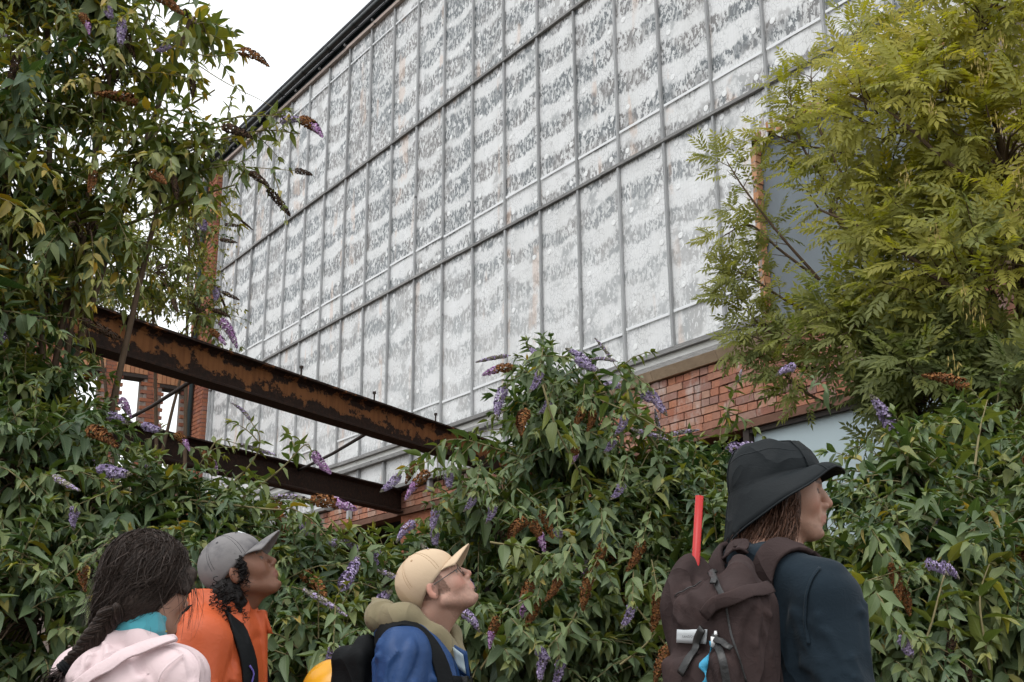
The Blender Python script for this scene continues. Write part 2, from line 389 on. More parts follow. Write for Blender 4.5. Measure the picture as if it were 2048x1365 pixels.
# battens, one per tier
for ti, (z0, z1) in enumerate(tiers):
    for k, s in enumerate(mull):
        if ti == 0 and OPEN_R < s < OPEN_L: z0b = OPEN_T + 0.1
        else: z0b = z0
        w = random.uniform(0.0125, 0.0155); dx = random.uniform(-0.008, 0.008); tl = random.uniform(-0.01, 0.01)
        v = box_v(-s - w, -s + w, -0.040, -0.012, z0b + 0.003, z1 - 0.037); v[4:, 0] += dx + tl; v[:4, 0] += dx
        link('batten', mesh_from('batten', v, BOXF, M['batten']), bld)
    v = box_v(-SE, -SE + 0.05, -0.055, -0.012, z0 + 0.003, z1 - 0.047); link('batten', mesh_from('batten', v, BOXF, M['batten']), bld)
for s in mull:
    if s > 2.2: box('batten', (-s - 0.022, -s + 0.022, -0.05, -0.012, 3.94, 4.33), M['batten'], bld)
# horizontal rails in lengths of timber
def rails(z0, z1, y0, y1, s0, s1, mat, step=2.88, off=0.0):
    a = s0 + off
    cuts = [s0] + [c for c in np.arange(s0 + step * 0.6 + off, s1, step)] + [s1]
    for i, (a, b) in enumerate(zip(cuts[:-1], cuts[1:])):
        j = random.uniform(-0.006, 0.006)
        box('rail', (-b + 0.002, -a - 0.002, y0 - j * 0.5, y1, z0 + j, z1 + j), mat, bld)
rails(6.738, 6.772, -0.052, -0.012, mull[0], SE, M['rail'])
rails(9.038, 9.072, -0.052, -0.012, mull[0], SE, M['rail'], off=1.1)
rails(11.32, 11.375, -0.07, -0.012, mull[0], SE, M['trim'], off=0.5)
rails(4.47, 4.517, -0.10, 0.06, OPEN_L, SE, M['rail'], off=0.7)
rails(4.338, 4.388, -0.09, 0.06, OPEN_L, SE, M['rail'], off=1.5)
rails(4.391, 4.467, -0.045, 0.06, OPEN_L, SE, M['white_board'], off=0.2)
rails(3.885, 3.93, -0.13, 0.03, 2.25, 6.3, M['rail'], step=4); rails(3.87, 3.915, -0.12, 0.03, 8.2, SE, M['rail'], step=4)
for s in (5.35, 6.32, 7.5):
    box('bracket', (-s - 0.03, -s + 0.03, -0.11, -0.05, 3.66 if s > 7 else 3.74, 3.884), M['batten'], bld)
# stone string course over the brickwork
for a, b in ((-5.9, -3.605), (-3.6, -1.9), (-1.897, 0.23), (0.235, 1.14), (1.145, 2.2)):
    v = box_v(-b, -a, -0.115, 0.06, 4.238, 4.332); v[[0, 1], 1] += 0.045; v[[0, 1], 2] += 0.0
    link('string_course_stone', mesh_from('string_course_stone', v, BOXF, M['stone']), bld)
# brick band: courses of single bricks on a mortar backing
wall = box('wall', (-14.4, 6.0, 0.075, 0.5, 3.62, 11.5), M['mortar'], bld)
brick_n = 0; brick_rest = []
brick_meshes = []
for i in range(10):
    L = 0.215 if i < 7 else 0.103
    v = box_v(0, L, -0.03, 0.08, 0, 0.0655); v += rng.uniform(-0.0022, 0.0022, v.shape); brick_meshes.append((mesh_from('brick', v, BOXF, M['brick']), L, v))
def courses(s_lo, s_hi, z_lo, z_hi, budget):
    global brick_n
    nrow = int(round((z_hi - z_lo) / 0.0765)); h = (z_hi - z_lo) / nrow; out = []
    for r in range(nrow):
        x = -s_hi + (0.0 if r % 2 else -0.112) + random.uniform(-0.02, 0.02); k = r
        while x < -s_lo:
            me, L, v = brick_meshes[random.randrange(7, 10) if (r % 3 == 1 or random.random() < 0.22) else random.randrange(7)]
            if x > -s_hi - 0.01 and x + L < -s_lo + 0.12: out.append((x, z_lo + r * h + 0.004, me, v, random.uniform(-0.008, 0.006)))
            x += L + 0.0115
    out.sort(key=lambda q: -q[0])
    for i, (x, z, me, v, y) in enumerate(out):
        if i < budget: link('brick', me, wall, matrix=Matrix.Translation((x, y, z)) @ Matrix.Rotation(random.uniform(-0.012, 0.012), 4, 'Y')); brick_n += 1
        else: brick_rest.append((v + [x, y, z], BOXF))
courses(-3.3, 2.22, 3.625, 4.234, 225)
courses(2.25, 10.2, 3.63, 3.868, 75)
if brick_rest:
    v, f = merge(brick_rest); tag(link('far_bricks', mesh_from('far_bricks', v, f, M['brick'], tone=np.repeat(rng.random(len(v) // 8), 8)), wall), kind='stuff')
# hole in the sheeting with a grey membrane behind it, orange brick at its broken edges
nx, nz = 22, 16
a, b = np.meshgrid(np.linspace(OPEN_R, OPEN_L - 0.01, nx), np.linspace(4.40, OPEN_T + 0.35, nz))
dy = 0.055 + 0.012 * np.sin(a * 9 + 0.6 * np.sin(b * 2)) * vnoise(a, b, 9, 1.7)
i = np.arange(nx * nz).reshape(nz, nx)
f = np.stack([i[:-1, :-1], i[1:, :-1], i[1:, 1:], i[:-1, 1:]], -1).reshape(-1, 4)
link('membrane', mesh_from('membrane', np.stack([-a.ravel(), dy.ravel(), b.ravel()], 1), f, M['membrane'], True), bld)
jamb = box('jamb', (-OPEN_L + 0.004, -OPEN_L + 0.05, -0.03, 0.05, 4.45, 6.19), M['mortar'], bld)
for r in range(23):
    z = 4.46 + r * 0.0755; w = random.uniform(0.05, 0.07)
    v = box_v(-OPEN_L + 0.002, -OPEN_L + w, -0.03, 0.045, z, z + 0.068) + rng.uniform(-0.003, 0.003, (8, 3))
    link('brick', mesh_from('brick', v, BOXF, M['brick_orange']), jamb)
for q in range(17):
    s = OPEN_L - 0.05 - q * 0.145 + random.uniform(-0.03, 0.03); z = OPEN_T + random.uniform(0.02, 0.13); w = random.uniform(0.04, 0.10)
    v = box_v(-s, -s + w, -0.03, 0.05, z - random.uniform(0, .05), z + 0.07) + rng.uniform(-0.012, 0.012, (8, 3))
    link('broken_brick', mesh_from('broken_brick', v, BOXF, M['brick_orange'] if q % 3 else M['brick']), bld)
box('sill_beam', (-OPEN_L + 0.01, -OPEN_R, -0.06, 0.06, 4.34, 4.42), M['dark_frame'], bld)
# ground storey: lintel, dark openings, pale blue boarding
box('lintel', (-10.5, 3.4, -0.045, 0.2, 3.545, 3.618), M['lintel'], bld)
for x0, x1 in ((-14.4, -10.5), (-6.2, -5.4), (-2.6, -1.9), (3.4, 6.0)): box('pier', (x0, x1, 0.0, 0.5, 0, 3.61 if x0 < -10 or x0 > 3 else 3.54), M['brick_far'], bld)
box('interior_back', (-10.5, 3.4, 2.2, 2.3, 0, 3.6), M['dark'], bld)
box('interior_ceiling', (-10.5, 3.4, 0.21, 2.19, 3.5, 3.6), M['dark'], bld)
box('lower_wall', (-10.5, 3.4, 0.02, 0.4, 0.0, 1.0), M['brick_far'], bld)
for k in range(2):
    x0 = -0.005 + k * 1.54
    box('boarding', (x0 + 0.045, x0 + 1.54, 0.045, 0.07, 1.0, 3.53), M['blue_board'], bld)
    box('frame_post', (x0 - 0.03, x0 + 0.042, -0.02, 0.09, 1.0, 3.543), M['dark_frame'], bld)
box('frame_head', (-0.0, 3.05, -0.01, 0.042, 3.50, 3.542), M['dark_frame'], bld)
for s0, z0, s1, z1 in ((0.16, 2.9, 1.5, 3.42), (0.2, 3.2, 1.2, 2.6), (0.75, 2.0, 0.75, 3.5), (1.4, 2.0, 1.4, 3.5)):
    v, f = tube([(-s0, 0.14, z0), (-s1, 0.17, z1)], 0.03, 4); link('broken_frame', mesh_from('broken_frame', v, f, M['dark_frame']), bld)
for r in range(8):
    v = box_v(-0.20, -0.05, 0.0, 0.10, 2.75 + r * 0.077, 2.815 + r * 0.077) + rng.uniform(-0.02, 0.02, (8, 3)); link('broken_brick', mesh_from('broken_brick', v, BOXF, M['brick_orange']), bld)
# eaves: soffit, gutter, brackets, roof
box('soffit', (-14.6, 6, -0.055, 0.4, 11.50, 11.53), M['gutter'], bld)
box('fascia', (-14.6, 6, -0.012, 0.07, 11.378, 11.499), M['gutter'], bld)
th = np.linspace(math.pi, 2 * math.pi, 9); gx = np.linspace(-14.75, 6, 12)
v, f = [], []
for x in gx:
    for rr in (0.062, 0.056):
        for t in th: v.append((x, -0.115 + rr * math.cos(t), 11.60 + rr * math.sin(t) * 1.1))
n = 18
for i in range(len(gx) - 1):
    for j in range(8):
        f.append((i * n + j, i * n + j + 1, (i + 1) * n + j + 1, (i + 1) * n + j)); f.append((i * n + 9 + j, (i + 1) * n + 9 + j, (i + 1) * n + 10 + j, i * n + 10 + j))
    f.append((i * n, (i + 1) * n, (i + 1) * n + 9, i * n + 9)); f.append((i * n + 8, i * n + 17, (i + 1) * n + 17, (i + 1) * n + 8))
f.append(tuple(range(9))); gut = link('gutter', mesh_from('gutter', v, f, M['gutter'], True), bld)
ring = np.array([(-0.115 + 0.070 * math.cos(t), 11.60 + 0.078 * math.sin(t)) for t in np.linspace(math.pi, 2 * math.pi, 9)])
for k in range(22):
    x = -14.2 + k * 0.92; w = 0.022 if k % 3 else 0.05
    v = np.array([(x - w, y, z) for y, z in ring] + [(x + w, y, z) for y, z in ring]); f = [(j, j + 1, j + 10, j + 9) for j in range(8)]
    link('gutter_joint', mesh_from('gutter_joint', v, f, M['gutter'], True), gut)
    box('clip', (x + 0.4, x + 0.43, -0.05, -0.02, 11.46, 11.499), M['batten'], gut)
v = np.array([[-14.7, -0.15, 11.68], [6, -0.15, 11.68], [6, 5.0, 15.0], [-14.7, 5.0, 15.0], [-14.7, -0.15, 11.71], [6, -0.15, 11.71], [6, 5, 15.03], [-14.7, 5, 15.03]]); link('roof', mesh_from('roof', v, BOXF, M['slate']), bld)
box('end_wall', (-14.4, -13.9, 0.5, 8.0, 0, 11.5), M['brick_far'], bld)

# brick courses joined into one mesh, used where single bricks are too small to pick apart
def brick_mass(w, z0, z1, h=0.077, L=0.225, depth=0.05, openings=()):
    """a wall face in local x (0..w), bricks proud of the mortar towards -y"""
    parts = []; tones = []
    for r in range(int((z1 - z0) / h)):
        x = -0.112 * (r % 2)
        while x < w:
            a, b = max(x, 0), min(x + L - 0.011, w); zc = z0 + r * h
            if b - a > 0.03 and not any(o[0] - 0.02 < (a + b) / 2 < o[1] + 0.02 and o[2] < zc + h / 2 < o[3] for o in openings):
                v = box_v(a, b, -0.012 + random.uniform(-0.006, 0.004), depth, zc, zc + h - 0.012); parts.append((v, BOXF)); tones.append(random.random())
            x += L
    v, f = merge(parts); return v, f, np.repeat(tones, 8)
# end pilaster of the building, its drainpipe
pilr = box('pilaster', (-14.15, -13.31, -0.14, 0.07, 0, 11.36), M['mortar'], bld)
v, f, t = brick_mass(0.84, 2.6, 11.3); v = v + [-14.15, -0.142, 0]
tag(link('bricks', mesh_from('bricks', v, f, M['brick_far'], tone=t), pilr), kind='stuff')
v, f, t = brick_mass(0.14, 2.6, 11.3); v = np.stack([-13.308 - v[:, 1], v[:, 0] - 0.14, v[:, 2]], 1); f = [q for q in f]
tag(link('bricks', mesh_from('bricks', v, f, M['brick_far'], tone=t), pilr), kind='stuff')
v, f = tube([(-13.75, -0.21, 0.1), (-13.75, -0.21, 11.2), (-13.75, -0.27, 11.55)], 0.045, 8); dp = link('drainpipe', mesh_from('drainpipe', v, f, M['pipe'], True), bld)
for z in (3, 5, 7, 9, 10.8): box('pipe_clip', (-13.82, -13.68, -0.262, -0.145, z, z + 0.04), M['pipe'], dp)
v, f = tube([(-14.25, -0.20, 8.6), (-14.25, -0.20, 11.0), (-14.4, -0.30, 11.5)], 0.05, 8); link('overflow_pipe', mesh_from('overflow_pipe', v, f, M['seam'], True), bld)

# ------------------------------------------------------------------ roofless cross wall beyond the far end
def at_s(px, py, s):
    d = ray(px, py); Q = P0 + U * s; t = ((Q - CAMP) @ U) / (d @ U); P = CAMP + d * t; return (P - P0) @ N, P[2]
RO = -0.3
wx = [at_s(x, 800, 14.55)[0] - RO for x in (372, 322, 286, 238, 200, 140)]
ztop1 = at_s(345, 772, 14.55)[1]; ztop2 = at_s(270, 748, 14.55)[1]
RW = wx[5] + 1.2; RZ = ztop2 + 0.62
opn = [(RW - wx[1], RW - wx[0] - 0.03, 4.6, ztop1), (RW - wx[3], RW - wx[2], 4.6, ztop2), (RW - wx[5], RW - wx[4], 4.6, ztop2 + 0.02)]
ruin = thing('ruined_wall', 'roofless red brick wall with empty window openings, seen below the nearer rusty beam', 'wall', W(14.55, 0, RO + RW), AZ)
tag(ruin, kind='thing')
v, f, t = brick_mass(RW, 3.0, RZ, openings=opn); v[:, 0] += 0.0
tag(link('bricks', mesh_from('bricks', v, f, M['brick_far'], tone=t), ruin), kind='stuff')
solid = [(0, RW, 0.0, 4.6), (0, opn[2][0], 4.6, RZ), (opn[2][1], opn[1][0], 4.6, RZ), (opn[1][1], opn[0][0], 4.6, RZ), (opn[0][1], RW, 4.6, RZ)]
cv, cf = merge([(box_v(a, b, 0.0, 0.34, c, d), BOXF) for a, b, c, d in solid] + [(box_v(o[0], o[1], 0.0, 0.34, o[3], RZ), BOXF) for o in opn])
link('core', mesh_from('core', cv, cf, M['mortar']), ruin)
for o in opn:
    box('window_head', (o[0] - 0.05, o[1] + 0.05, -0.03, 0.30, o[3] - 0.07, o[3] - 0.002), M['dark_frame'], ruin)
    for q in range(int((o[1] - o[0] + 0.2) / 0.085)):
        v = box_v(o[0] - 0.1 + q * 0.085, o[0] - 0.1 + q * 0.085 + 0.074, -0.035, 0.05, o[3] + 0.005, o[3] + 0.225); link('arch_brick', mesh_from('arch_brick', v, BOXF, M['brick_orange']), ruin)

# ------------------------------------------------------------------ rusty steel beams
BAZ = R(30.1); BD = np.array([math.sin(BAZ), math.cos(BAZ), 0.0])
def i_beam(L, h=0.31, w=0.155, tf=0.018, tw=0.014, bw=0.03):
    prof = [(-w / 2, 0), (w / 2, 0), (w / 2, tf), (tw / 2 + bw, tf + 0.004), (tw / 2, tf + bw), (tw / 2, h - tf - bw), (tw / 2 + bw, h - tf - 0.004), (w / 2, h - tf), (w / 2, h), (-w / 2, h), (-w / 2, h - tf), (-tw / 2 - bw, h - tf - 0.004), (-tw / 2, h - tf - bw), (-tw / 2, tf + bw), (-tw / 2 - bw, tf + 0.004), (-w / 2, tf)]
    m = len(prof); xs = np.linspace(0, L, 40); v = []
    for x in xs:
        for a, b in prof: v.append((x, a + random.uniform(-.0012, .0012), b + random.uniform(-.0015, .0015)))
    f = [(i * m + j, (i + 1) * m + j, (i + 1) * m + (j + 1) % m, i * m + (j + 1) % m) for i in range(39) for j in range(m)]
    f += [tuple(reversed(range(m))), tuple(39 * m + j for j in range(m))]
    return v, f
def beam(px, py, off, h, L, mat, label, w=0.155):
    s, z = fac(px, py); E = W(s, 0, off); B = E - BD * L
    o = thing('steel_beam', label, 'beam', (B[0], B[1], z - h), math.pi / 2 - BAZ, 'rusty steel girders')
    v, f = i_beam(L, h, w); link('girder', mesh_from('girder', v, f, mat), o)
    return o, np.array([B[0], B[1], z - h]), L
B1, B1p, B1L = beam(1038, 905, 0.02, 0.305, 8.6, M['rust1'], 'nearer rusty steel girder with flaking orange paint and bolts standing on top', 0.17)
B2, B2p, B2L = beam(806, 982, 0.03, 0.30, 8.2, M['rust2'], 'lower dark brown rusty girder ending on the brick wall', 0.16)
def along(Bp, px):
    """distance along a beam at which it crosses image column px"""
    best = min(np.linspace(0, 8.6, 400), key=lambda t: abs(project(Bp + BD * t)[0][0] - px)); return best
for px in (604, 751, 876):
    t = along(B1p, px)
    v, f = tube([(t, 0.03, 0.28), (t, 0.03, 0.415)], 0.009, 6); bo = link('bolt', mesh_from('bolt', v, f, M['iron']), B1)
    v, f = tube([(t, 0.03, 0.412), (t, 0.03, 0.433)], 0.019, 6); link('bolt_head', mesh_from('bolt_head', v, f, M['iron']), bo)
    v, f = tube([(t, 0.03, 0.245), (t, 0.03, 0.287)], 0.020, 6); link('nut', mesh_from('nut', v, f, M['iron']), bo)
def beam_pt(Bp, px, zoff): return Bp + BD * along(Bp, px) + np.array([0, 0, zoff])
for (xa, xb, lab) in ((226, 400, 'thin iron tie rod crossing in front of the brick window openings'), (596, 745, 'thin iron tie rod in front of the white sheeting, between the two girders')):
    p, q = beam_pt(B2p, xa, 0.24), beam_pt(B1p, xb, 0.05)
    md = (p + q) / 2 + np.array([0, 0, -0.02]); v, f = tube([p - p, md - p, q - p], 0.017, 8)
    tag(link('tie_rod', mesh_from('tie_rod', v, f, M['iron'], True), loc=p), lab, 'rod', 'iron tie rods', 'thing')
# brick pier that carries the near ends of both girders, out of sight behind the shrub
pier = thing('brick_pier', 'low brick wall carrying the near ends of the girders behind the left shrub', 'wall', (B1p[0] - 0.45, B1p[1] - 0.1, 0), 0)
box('core', (-1.6, 0.65, -0.25, 0.25, 0, B1p[2] - 0.003), M['brick_far'], pier)

# ------------------------------------------------------------------ foliage
def mat_leaf(name, stops, under=(0.20, 0.23, 0.19), under_f=0.5, trans=0.25, vein=0.35, rough=0.55, spec=0.35):
    m = Mat(name); uvn = m.n('ShaderNodeTexCoord').outputs['UV']; s = m.sep(uvn)
    t = m.math('ADD', m.attr('tone'), m.math('MULTIPLY_ADD', m.rnd(), 0.06, -0.03), clamp=True)
    c = m.ramp(t, stops)
    a = m.math('ABSOLUTE', m.math('SUBTRACT', s[0], 0.5))
    rib = m.step(a, 0.045, 0.01)
    side = m.step(m.math('SINE', m.math('MULTIPLY', m.math('SUBTRACT', s[1], m.math('MULTIPLY', a, 0.5)), 62)), 0.75, 1.0)
    g = m.n('ShaderNodeNewGeometry')
    mot = m.noise(g.outputs['Position'], 45, 3)
    c = m.mix(m.math('MULTIPLY_ADD', mot, 0.5, -0.05), c, m.mix(0.5, c, (0.02, 0.03, 0.01, 1)))
    c = m.mix(m.math('MULTIPLY', m.math('MAXIMUM', rib, m.math('MULTIPLY', side, 0.4)), vein), c, (0.26, 0.30, 0.14, 1))
    c = m.mix(m.math('MULTIPLY', g.outputs['Backfacing'], under_f), c, (*under, 1))
    m.fin(c, rough, spec)
    m.bump(m.math('MAXIMUM', rib, m.math('MULTIPLY', side, 0.6)), 0.25, 0.004)
    tr = m.n('ShaderNodeBsdfTranslucent'); m.l(m.mix(1.0, c, (1.25, 1.35, 0.7, 1), 'MULTIPLY'), tr.inputs[0])
    mx = m.n('ShaderNodeMixShader'); mx.inputs[0].default_value = trans
    m.l(m.b.outputs[0], mx.inputs[1]); m.l(tr.outputs[0], mx.inputs[2]); m.l(mx.outputs[0], m.out.inputs[0])
    return m.m
M['leaf'] = mat_leaf('buddleia_leaf', [(0.0, (0.020, 0.055, 0.026)), (0.22, (0.052, 0.105, 0.030)), (0.42, (0.118, 0.172, 0.040)), (0.62, (0.205, 0.225, 0.040)), (0.85, (0.36, 0.32, 0.035)), (1.0, (0.58, 0.33, 0.03))], (0.22, 0.28, 0.20), 0.30, 0.24, 0.3, 0.45, 0.36)
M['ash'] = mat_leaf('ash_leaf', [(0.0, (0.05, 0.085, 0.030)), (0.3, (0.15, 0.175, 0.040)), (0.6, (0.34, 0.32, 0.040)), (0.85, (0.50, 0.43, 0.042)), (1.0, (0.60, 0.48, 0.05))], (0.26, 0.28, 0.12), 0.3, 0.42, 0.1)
M['bark'] = simple('brown_twig', (0.11, 0.075, 0.05), 0.85, 0.2, 0.4, 15)
M['stem'] = simple('pale_green_stem', (0.20, 0.17, 0.085), 0.8, 0.2, 0.35, 15)
def mat_flower():
    m = Mat('flower_panicle'); c = m.attr('tint', 'Color'); return m.fin(c, 0.75, 0.15)
M['flower'] = mat_flower()

def leaf_tpl(curl=0.25, fold=0.35, wave=0.0, twist=0.0):
    t = np.array([0, 0.14, 0.40, 0.70, 1.0]); hw = np.array([0, 0.72, 1.0, 0.60, 0])
    v, uv = [], []
    for i in range(5):
        z = -curl * t[i] ** 2 + wave * math.sin(t[i] * 7)
        if i in (0, 4): v.append((t[i], 0, z)); uv.append((0.5, t[i]))
        else:
            for sgn in (-1, 0, 1):
                v.append((t[i], sgn * hw[i], z + abs(sgn) * fold * hw[i] * 0.2 + sgn * twist * t[i])); uv.append((0.5 + 0.5 * sgn * hw[i], t[i]))
    f = [(0, 2, 1), (0, 3, 2)]
    for a in (1, 4):
        f += [(a, a + 1, a + 4), (a, a + 4, a + 3), (a + 1, a + 2, a + 5), (a + 1, a + 5, a + 4)]
    f += [(7, 8, 10), (8, 9, 10)]
    return np.array(v), np.array(f), np.array(uv)
def ash_tpl(curl, pairs=5, seed=0):
    """one pinnate leaf, unit length along x: opposite leaflets and one at the tip"""
    r = np.random.default_rng(seed); V, Fc, UV = [], [], []
    def leaflet(p, d, n, L, w):
        b = np.cross(n, d); i = len(V)
        for t, y, z in ((0, 0, 0), (0.4, -1, 0.25), (0.4, 0, 0), (0.4, 1, 0.25), (1, 0, -0.25)):
            V.append(p + d * L * t + b * w * y + n * w * z * 1.4); UV.append((0.5 + 0.5 * y, t))
        Fc.extend([(i, i + 2, i + 1), (i, i + 3, i + 2), (i + 1, i + 2, i + 4), (i + 2, i + 3, i + 4)])
    P = lambda t: np.array([t, 0, -curl * t * t])
    for k in range(pairs):
        t = 0.28 + 0.62 * k / pairs
        for sg in (-1, 1):
            d = np.array([0.62 + r.uniform(-.15, .15), sg * 0.75, -0.22 - curl * t + r.uniform(-.18, .12)]); d /= np.linalg.norm(d)
            n = np.array([0.1, 0, 1.0]); n -= d * (n @ d); n /= np.linalg.norm(n)
            leaflet(P(t), d, n, 0.30 * r.uniform(0.85, 1.1) * (1 - 0.12 * abs(k - 2) / 2), 0.052)
    d = np.array([1, 0, -2 * curl]); d /= np.linalg.norm(d); leaflet(P(0.86), d, np.array([0, 0, 1.0]), 0.30, 0.055)
    i = len(V); V.extend([P(0) + [0, .004, 0], P(0) - [0, .004, 0], P(.5) + [0, .004, 0], P(.5) - [0, .004, 0], P(.9)]); UV.extend([(.5, .5)] * 5)
    Fc.extend([(i, i + 1, i + 3), (i, i + 3, i + 2), (i + 2, i + 3, i + 4)])
    return np.array(V), np.array(Fc), np.array(UV)
LEAF_T = [leaf_tpl(0.20, 0.5), leaf_tpl(0.42, 0.6, 0.02), leaf_tpl(0.10, 0.8, 0.03, 0.02), leaf_tpl(0.60, 0.4, -0.02), leaf_tpl(0.3, 0.9, 0.04, -0.03)]
ASH_T = [ash_tpl(0.15, 5, 1), ash_tpl(0.35, 5, 2), ash_tpl(0.5, 4, 3), ash_tpl(0.25, 6, 4)]
NT = 8
def variant_meshes(tpls, mat, nm):
    out = {}
    for i, (v, f, uv) in enumerate(tpls):
        for q in range(NT): out[(i, q)] = mesh_from(nm, v, f, mat, True, uv=uv, tone=np.full(len(v), (q + 0.5) / NT))
    return out
LEAF_ME = variant_meshes(LEAF_T, M['leaf'], 'leaf'); ASH_ME = variant_meshes(ASH_T, M['ash'], 'leaf')
unit = lambda a: a / (np.linalg.norm(a, axis=-1, keepdims=True) + 1e-12)

class Leaves:
    def __init__(s): s.rows = []
    def add(s, p, d, n, L, w, tone, var): s.rows.append((p, d, n, L, w, tone, var))
    def emit(s, owner, base, tpls, meshes, mat, n_single, name='foliage'):
        if not s.rows: return
        p = np.array([r[0] for r in s.rows]); d = unit(np.array([r[1] for r in s.rows])); n = np.array([r[2] for r in s.rows])
        n = unit(n - d * (n * d).sum(1, keepdims=True)); b = np.cross(n, d)
        L = np.array([r[3] for r in s.rows]); w = np.array([r[4] for r in s.rows]); tone = np.clip([r[5] for r in s.rows], 0.01, 0.99); var = np.array([r[6] for r in s.rows])
        pr = project(p + d * (L * 0.5)[:, None])
        keep = (pr[:, 0] > -420) & (pr[:, 0] < 2470) & (pr[:, 1] > -420) & (pr[:, 1] < 1900)
        p, d, n, b, L, w, tone, var, pr = [x[keep] for x in (p, d, n, b, L, w, tone, var, pr)]
        inside = (pr[:, 0] > 5) & (pr[:, 0] < 2043) & (pr[:, 1] > 5) & (pr[:, 1] < 1360)
        # the leaves that show largest: foremost in their patch of the view, then by size over distance
        order = np.argsort(pr[:, 2]); seen = set(); front = []
        for i in order:
            if not inside[i]: continue
            c = (int(pr[i, 0] // 26), int(pr[i, 1] // 26))
            if c in seen: continue
            seen.add(c); front.append(i)
        front.sort(key=lambda i: -L[i] / pr[i, 2]); single = np.zeros(len(p), bool); single[front[:n_single]] = True
        base = np.asarray(base, float)
        for i in np.nonzero(single)[0]:
            mt = Matrix(((d[i, 0] * L[i], b[i, 0] * w[i], n[i, 0] * L[i], p[i, 0] - base[0]), (d[i, 1] * L[i], b[i, 1] * w[i], n[i, 1] * L[i], p[i, 1] - base[1]), (d[i, 2] * L[i], b[i, 2] * w[i], n[i, 2] * L[i], p[i, 2] - base[2]), (0, 0, 0, 1)))
            link('leaf', meshes[(int(var[i]), int(tone[i] * NT))], owner, matrix=mt)
        VS, FS, US, TS, off = [], [], [], [], 0
        for k, (tv, tf, tu) in enumerate(tpls):
            q = np.nonzero((var == k) & ~single)[0]
            if not len(q): continue
            v = p[q][:, None] + d[q][:, None] * (L[q][:, None, None] * tv[None, :, 0:1]) + b[q][:, None] * (w[q][:, None, None] * tv[None, :, 1:2]) + n[q][:, None] * (L[q][:, None, None] * tv[None, :, 2:3])
            m = len(tv); VS.append(v.reshape(-1, 3)); FS.append((tf[None] + (np.arange(len(q)) * m)[:, None, None] + off).reshape(-1, 3)); off += len(q) * m
            US.append(np.tile(tu, (len(q), 1))); TS.append(np.repeat(tone[q], m))
        if VS:
            o = link(name, mesh_from(name, np.concatenate(VS) - base, np.concatenate(FS), mat, True, uv=np.concatenate(US), tone=np.concatenate(TS)), owner)
            tag(o, kind='stuff')

# flower panicles: hundreds of little florets on a bent spike
def panicle(kind, seed, L=0.20, rad=0.024, nf=300):
    r = np.random.default_rng(seed); V, Fc, C = [], [], []; bend = r.uniform(-0.05, 0.05, 2) + np.array([0, -0.03])
    lilac = np.array([(0.36, 0.29, 0.47), (0.45, 0.37, 0.56), (0.28, 0.21, 0.38), (0.52, 0.44, 0.61)]); pink = np.array([(0.42, 0.24, 0.43), (0.36, 0.18, 0.38), (0.48, 0.34, 0.50)])
    brown = np.array([(0.20, 0.085, 0.030), (0.26, 0.115, 0.04), (0.13, 0.055, 0.025), (0.17, 0.07, 0.03)]); dark = np.array([(0.05, 0.032, 0.022), (0.08, 0.045, 0.028)]); bud = np.array([(0.19, 0.18, 0.13), (0.25, 0.23, 0.18)])
    for i in range(nf):
        t = (i + r.random()) / nf
        ax = np.array([L * t, bend[0] * t * t, bend[1] * t * t]); prof = min(1.0, 0.55 + t * 4) * (1 - t ** 2.2) ** 0.6
        if kind in ('bud', 'spent'): prof *= 0.45
        a = r.random() * 6.283; q = rad * prof * r.uniform(0.7, 1.12); rd = np.array([0.25, math.cos(a), math.sin(a)]); rd /= np.linalg.norm(rd)
        c = ax + rd * q; s = r.uniform(0.0050, 0.0082) * (1.0 if t < 0.8 else 0.7)
        e1 = np.cross(rd, [1, 0.3, 0.2]); e1 /= np.linalg.norm(e1); e2 = np.cross(rd, e1); k = len(V)
        for j in range(4):
            an = j * 1.5708 + r.random(); V.append(c + (e1 * math.cos(an) + e2 * math.sin(an)) * s + rd * s * 0.4)
        V.append(c - rd * s * 0.9); Fc += [(k, k + 1, k + 4), (k + 1, k + 2, k + 4), (k + 2, k + 3, k + 4), (k + 3, k, k + 4), (k, k + 1, k + 2), (k, k + 2, k + 3)]
        if kind == 'lilac': p = lilac if t < 0.86 else bud
        elif kind == 'pink': p = pink
        elif kind == 'brown': p = brown
        elif kind == 'dark': p = dark
        elif kind == 'mixed': p = brown if t + r.uniform(-.08, .08) < 0.55 else (lilac if seed % 2 else pink)
        elif kind == 'bud': p = bud if r.random() < 0.7 else lilac
        else: p = dark
        C += [p[r.integers(len(p))] * r.uniform(0.75, 1.2)] * 5
    k = len(V); tv, tf = tube([np.array([-0.02, 0, 0]), np.array([L * .5, bend[0] * .25, bend[1] * .25]), np.array([L * .95, bend[0] * .9, bend[1] * .9])], [0.0035, 0.003, 0.0015], 4, False)
    V += list(tv); Fc += [(q[0] + k, q[1] + k, q[2] + k) for q in tf] + [(q[0] + k, q[2] + k, q[3] + k) for q in tf]; C += [np.array((0.16, 0.14, 0.07))] * len(tv)
    nm = {'lilac': 'flower_spike', 'pink': 'flower_spike', 'mixed': 'fading_flower_spike', 'brown': 'brown_seed_spike', 'dark': 'dry_seed_spike', 'bud': 'bud_spike', 'spent': 'dry_seed_spike'}[kind]
    return mesh_from(nm, np.array(V), np.array(Fc), M['flower'], True, colr=np.array(C))
FLW = {k: [panicle(k, i + 10 * j) for i in range(3)] for j, k in enumerate(('lilac', 'pink', 'mixed', 'brown', 'dark', 'bud', 'spent'))}
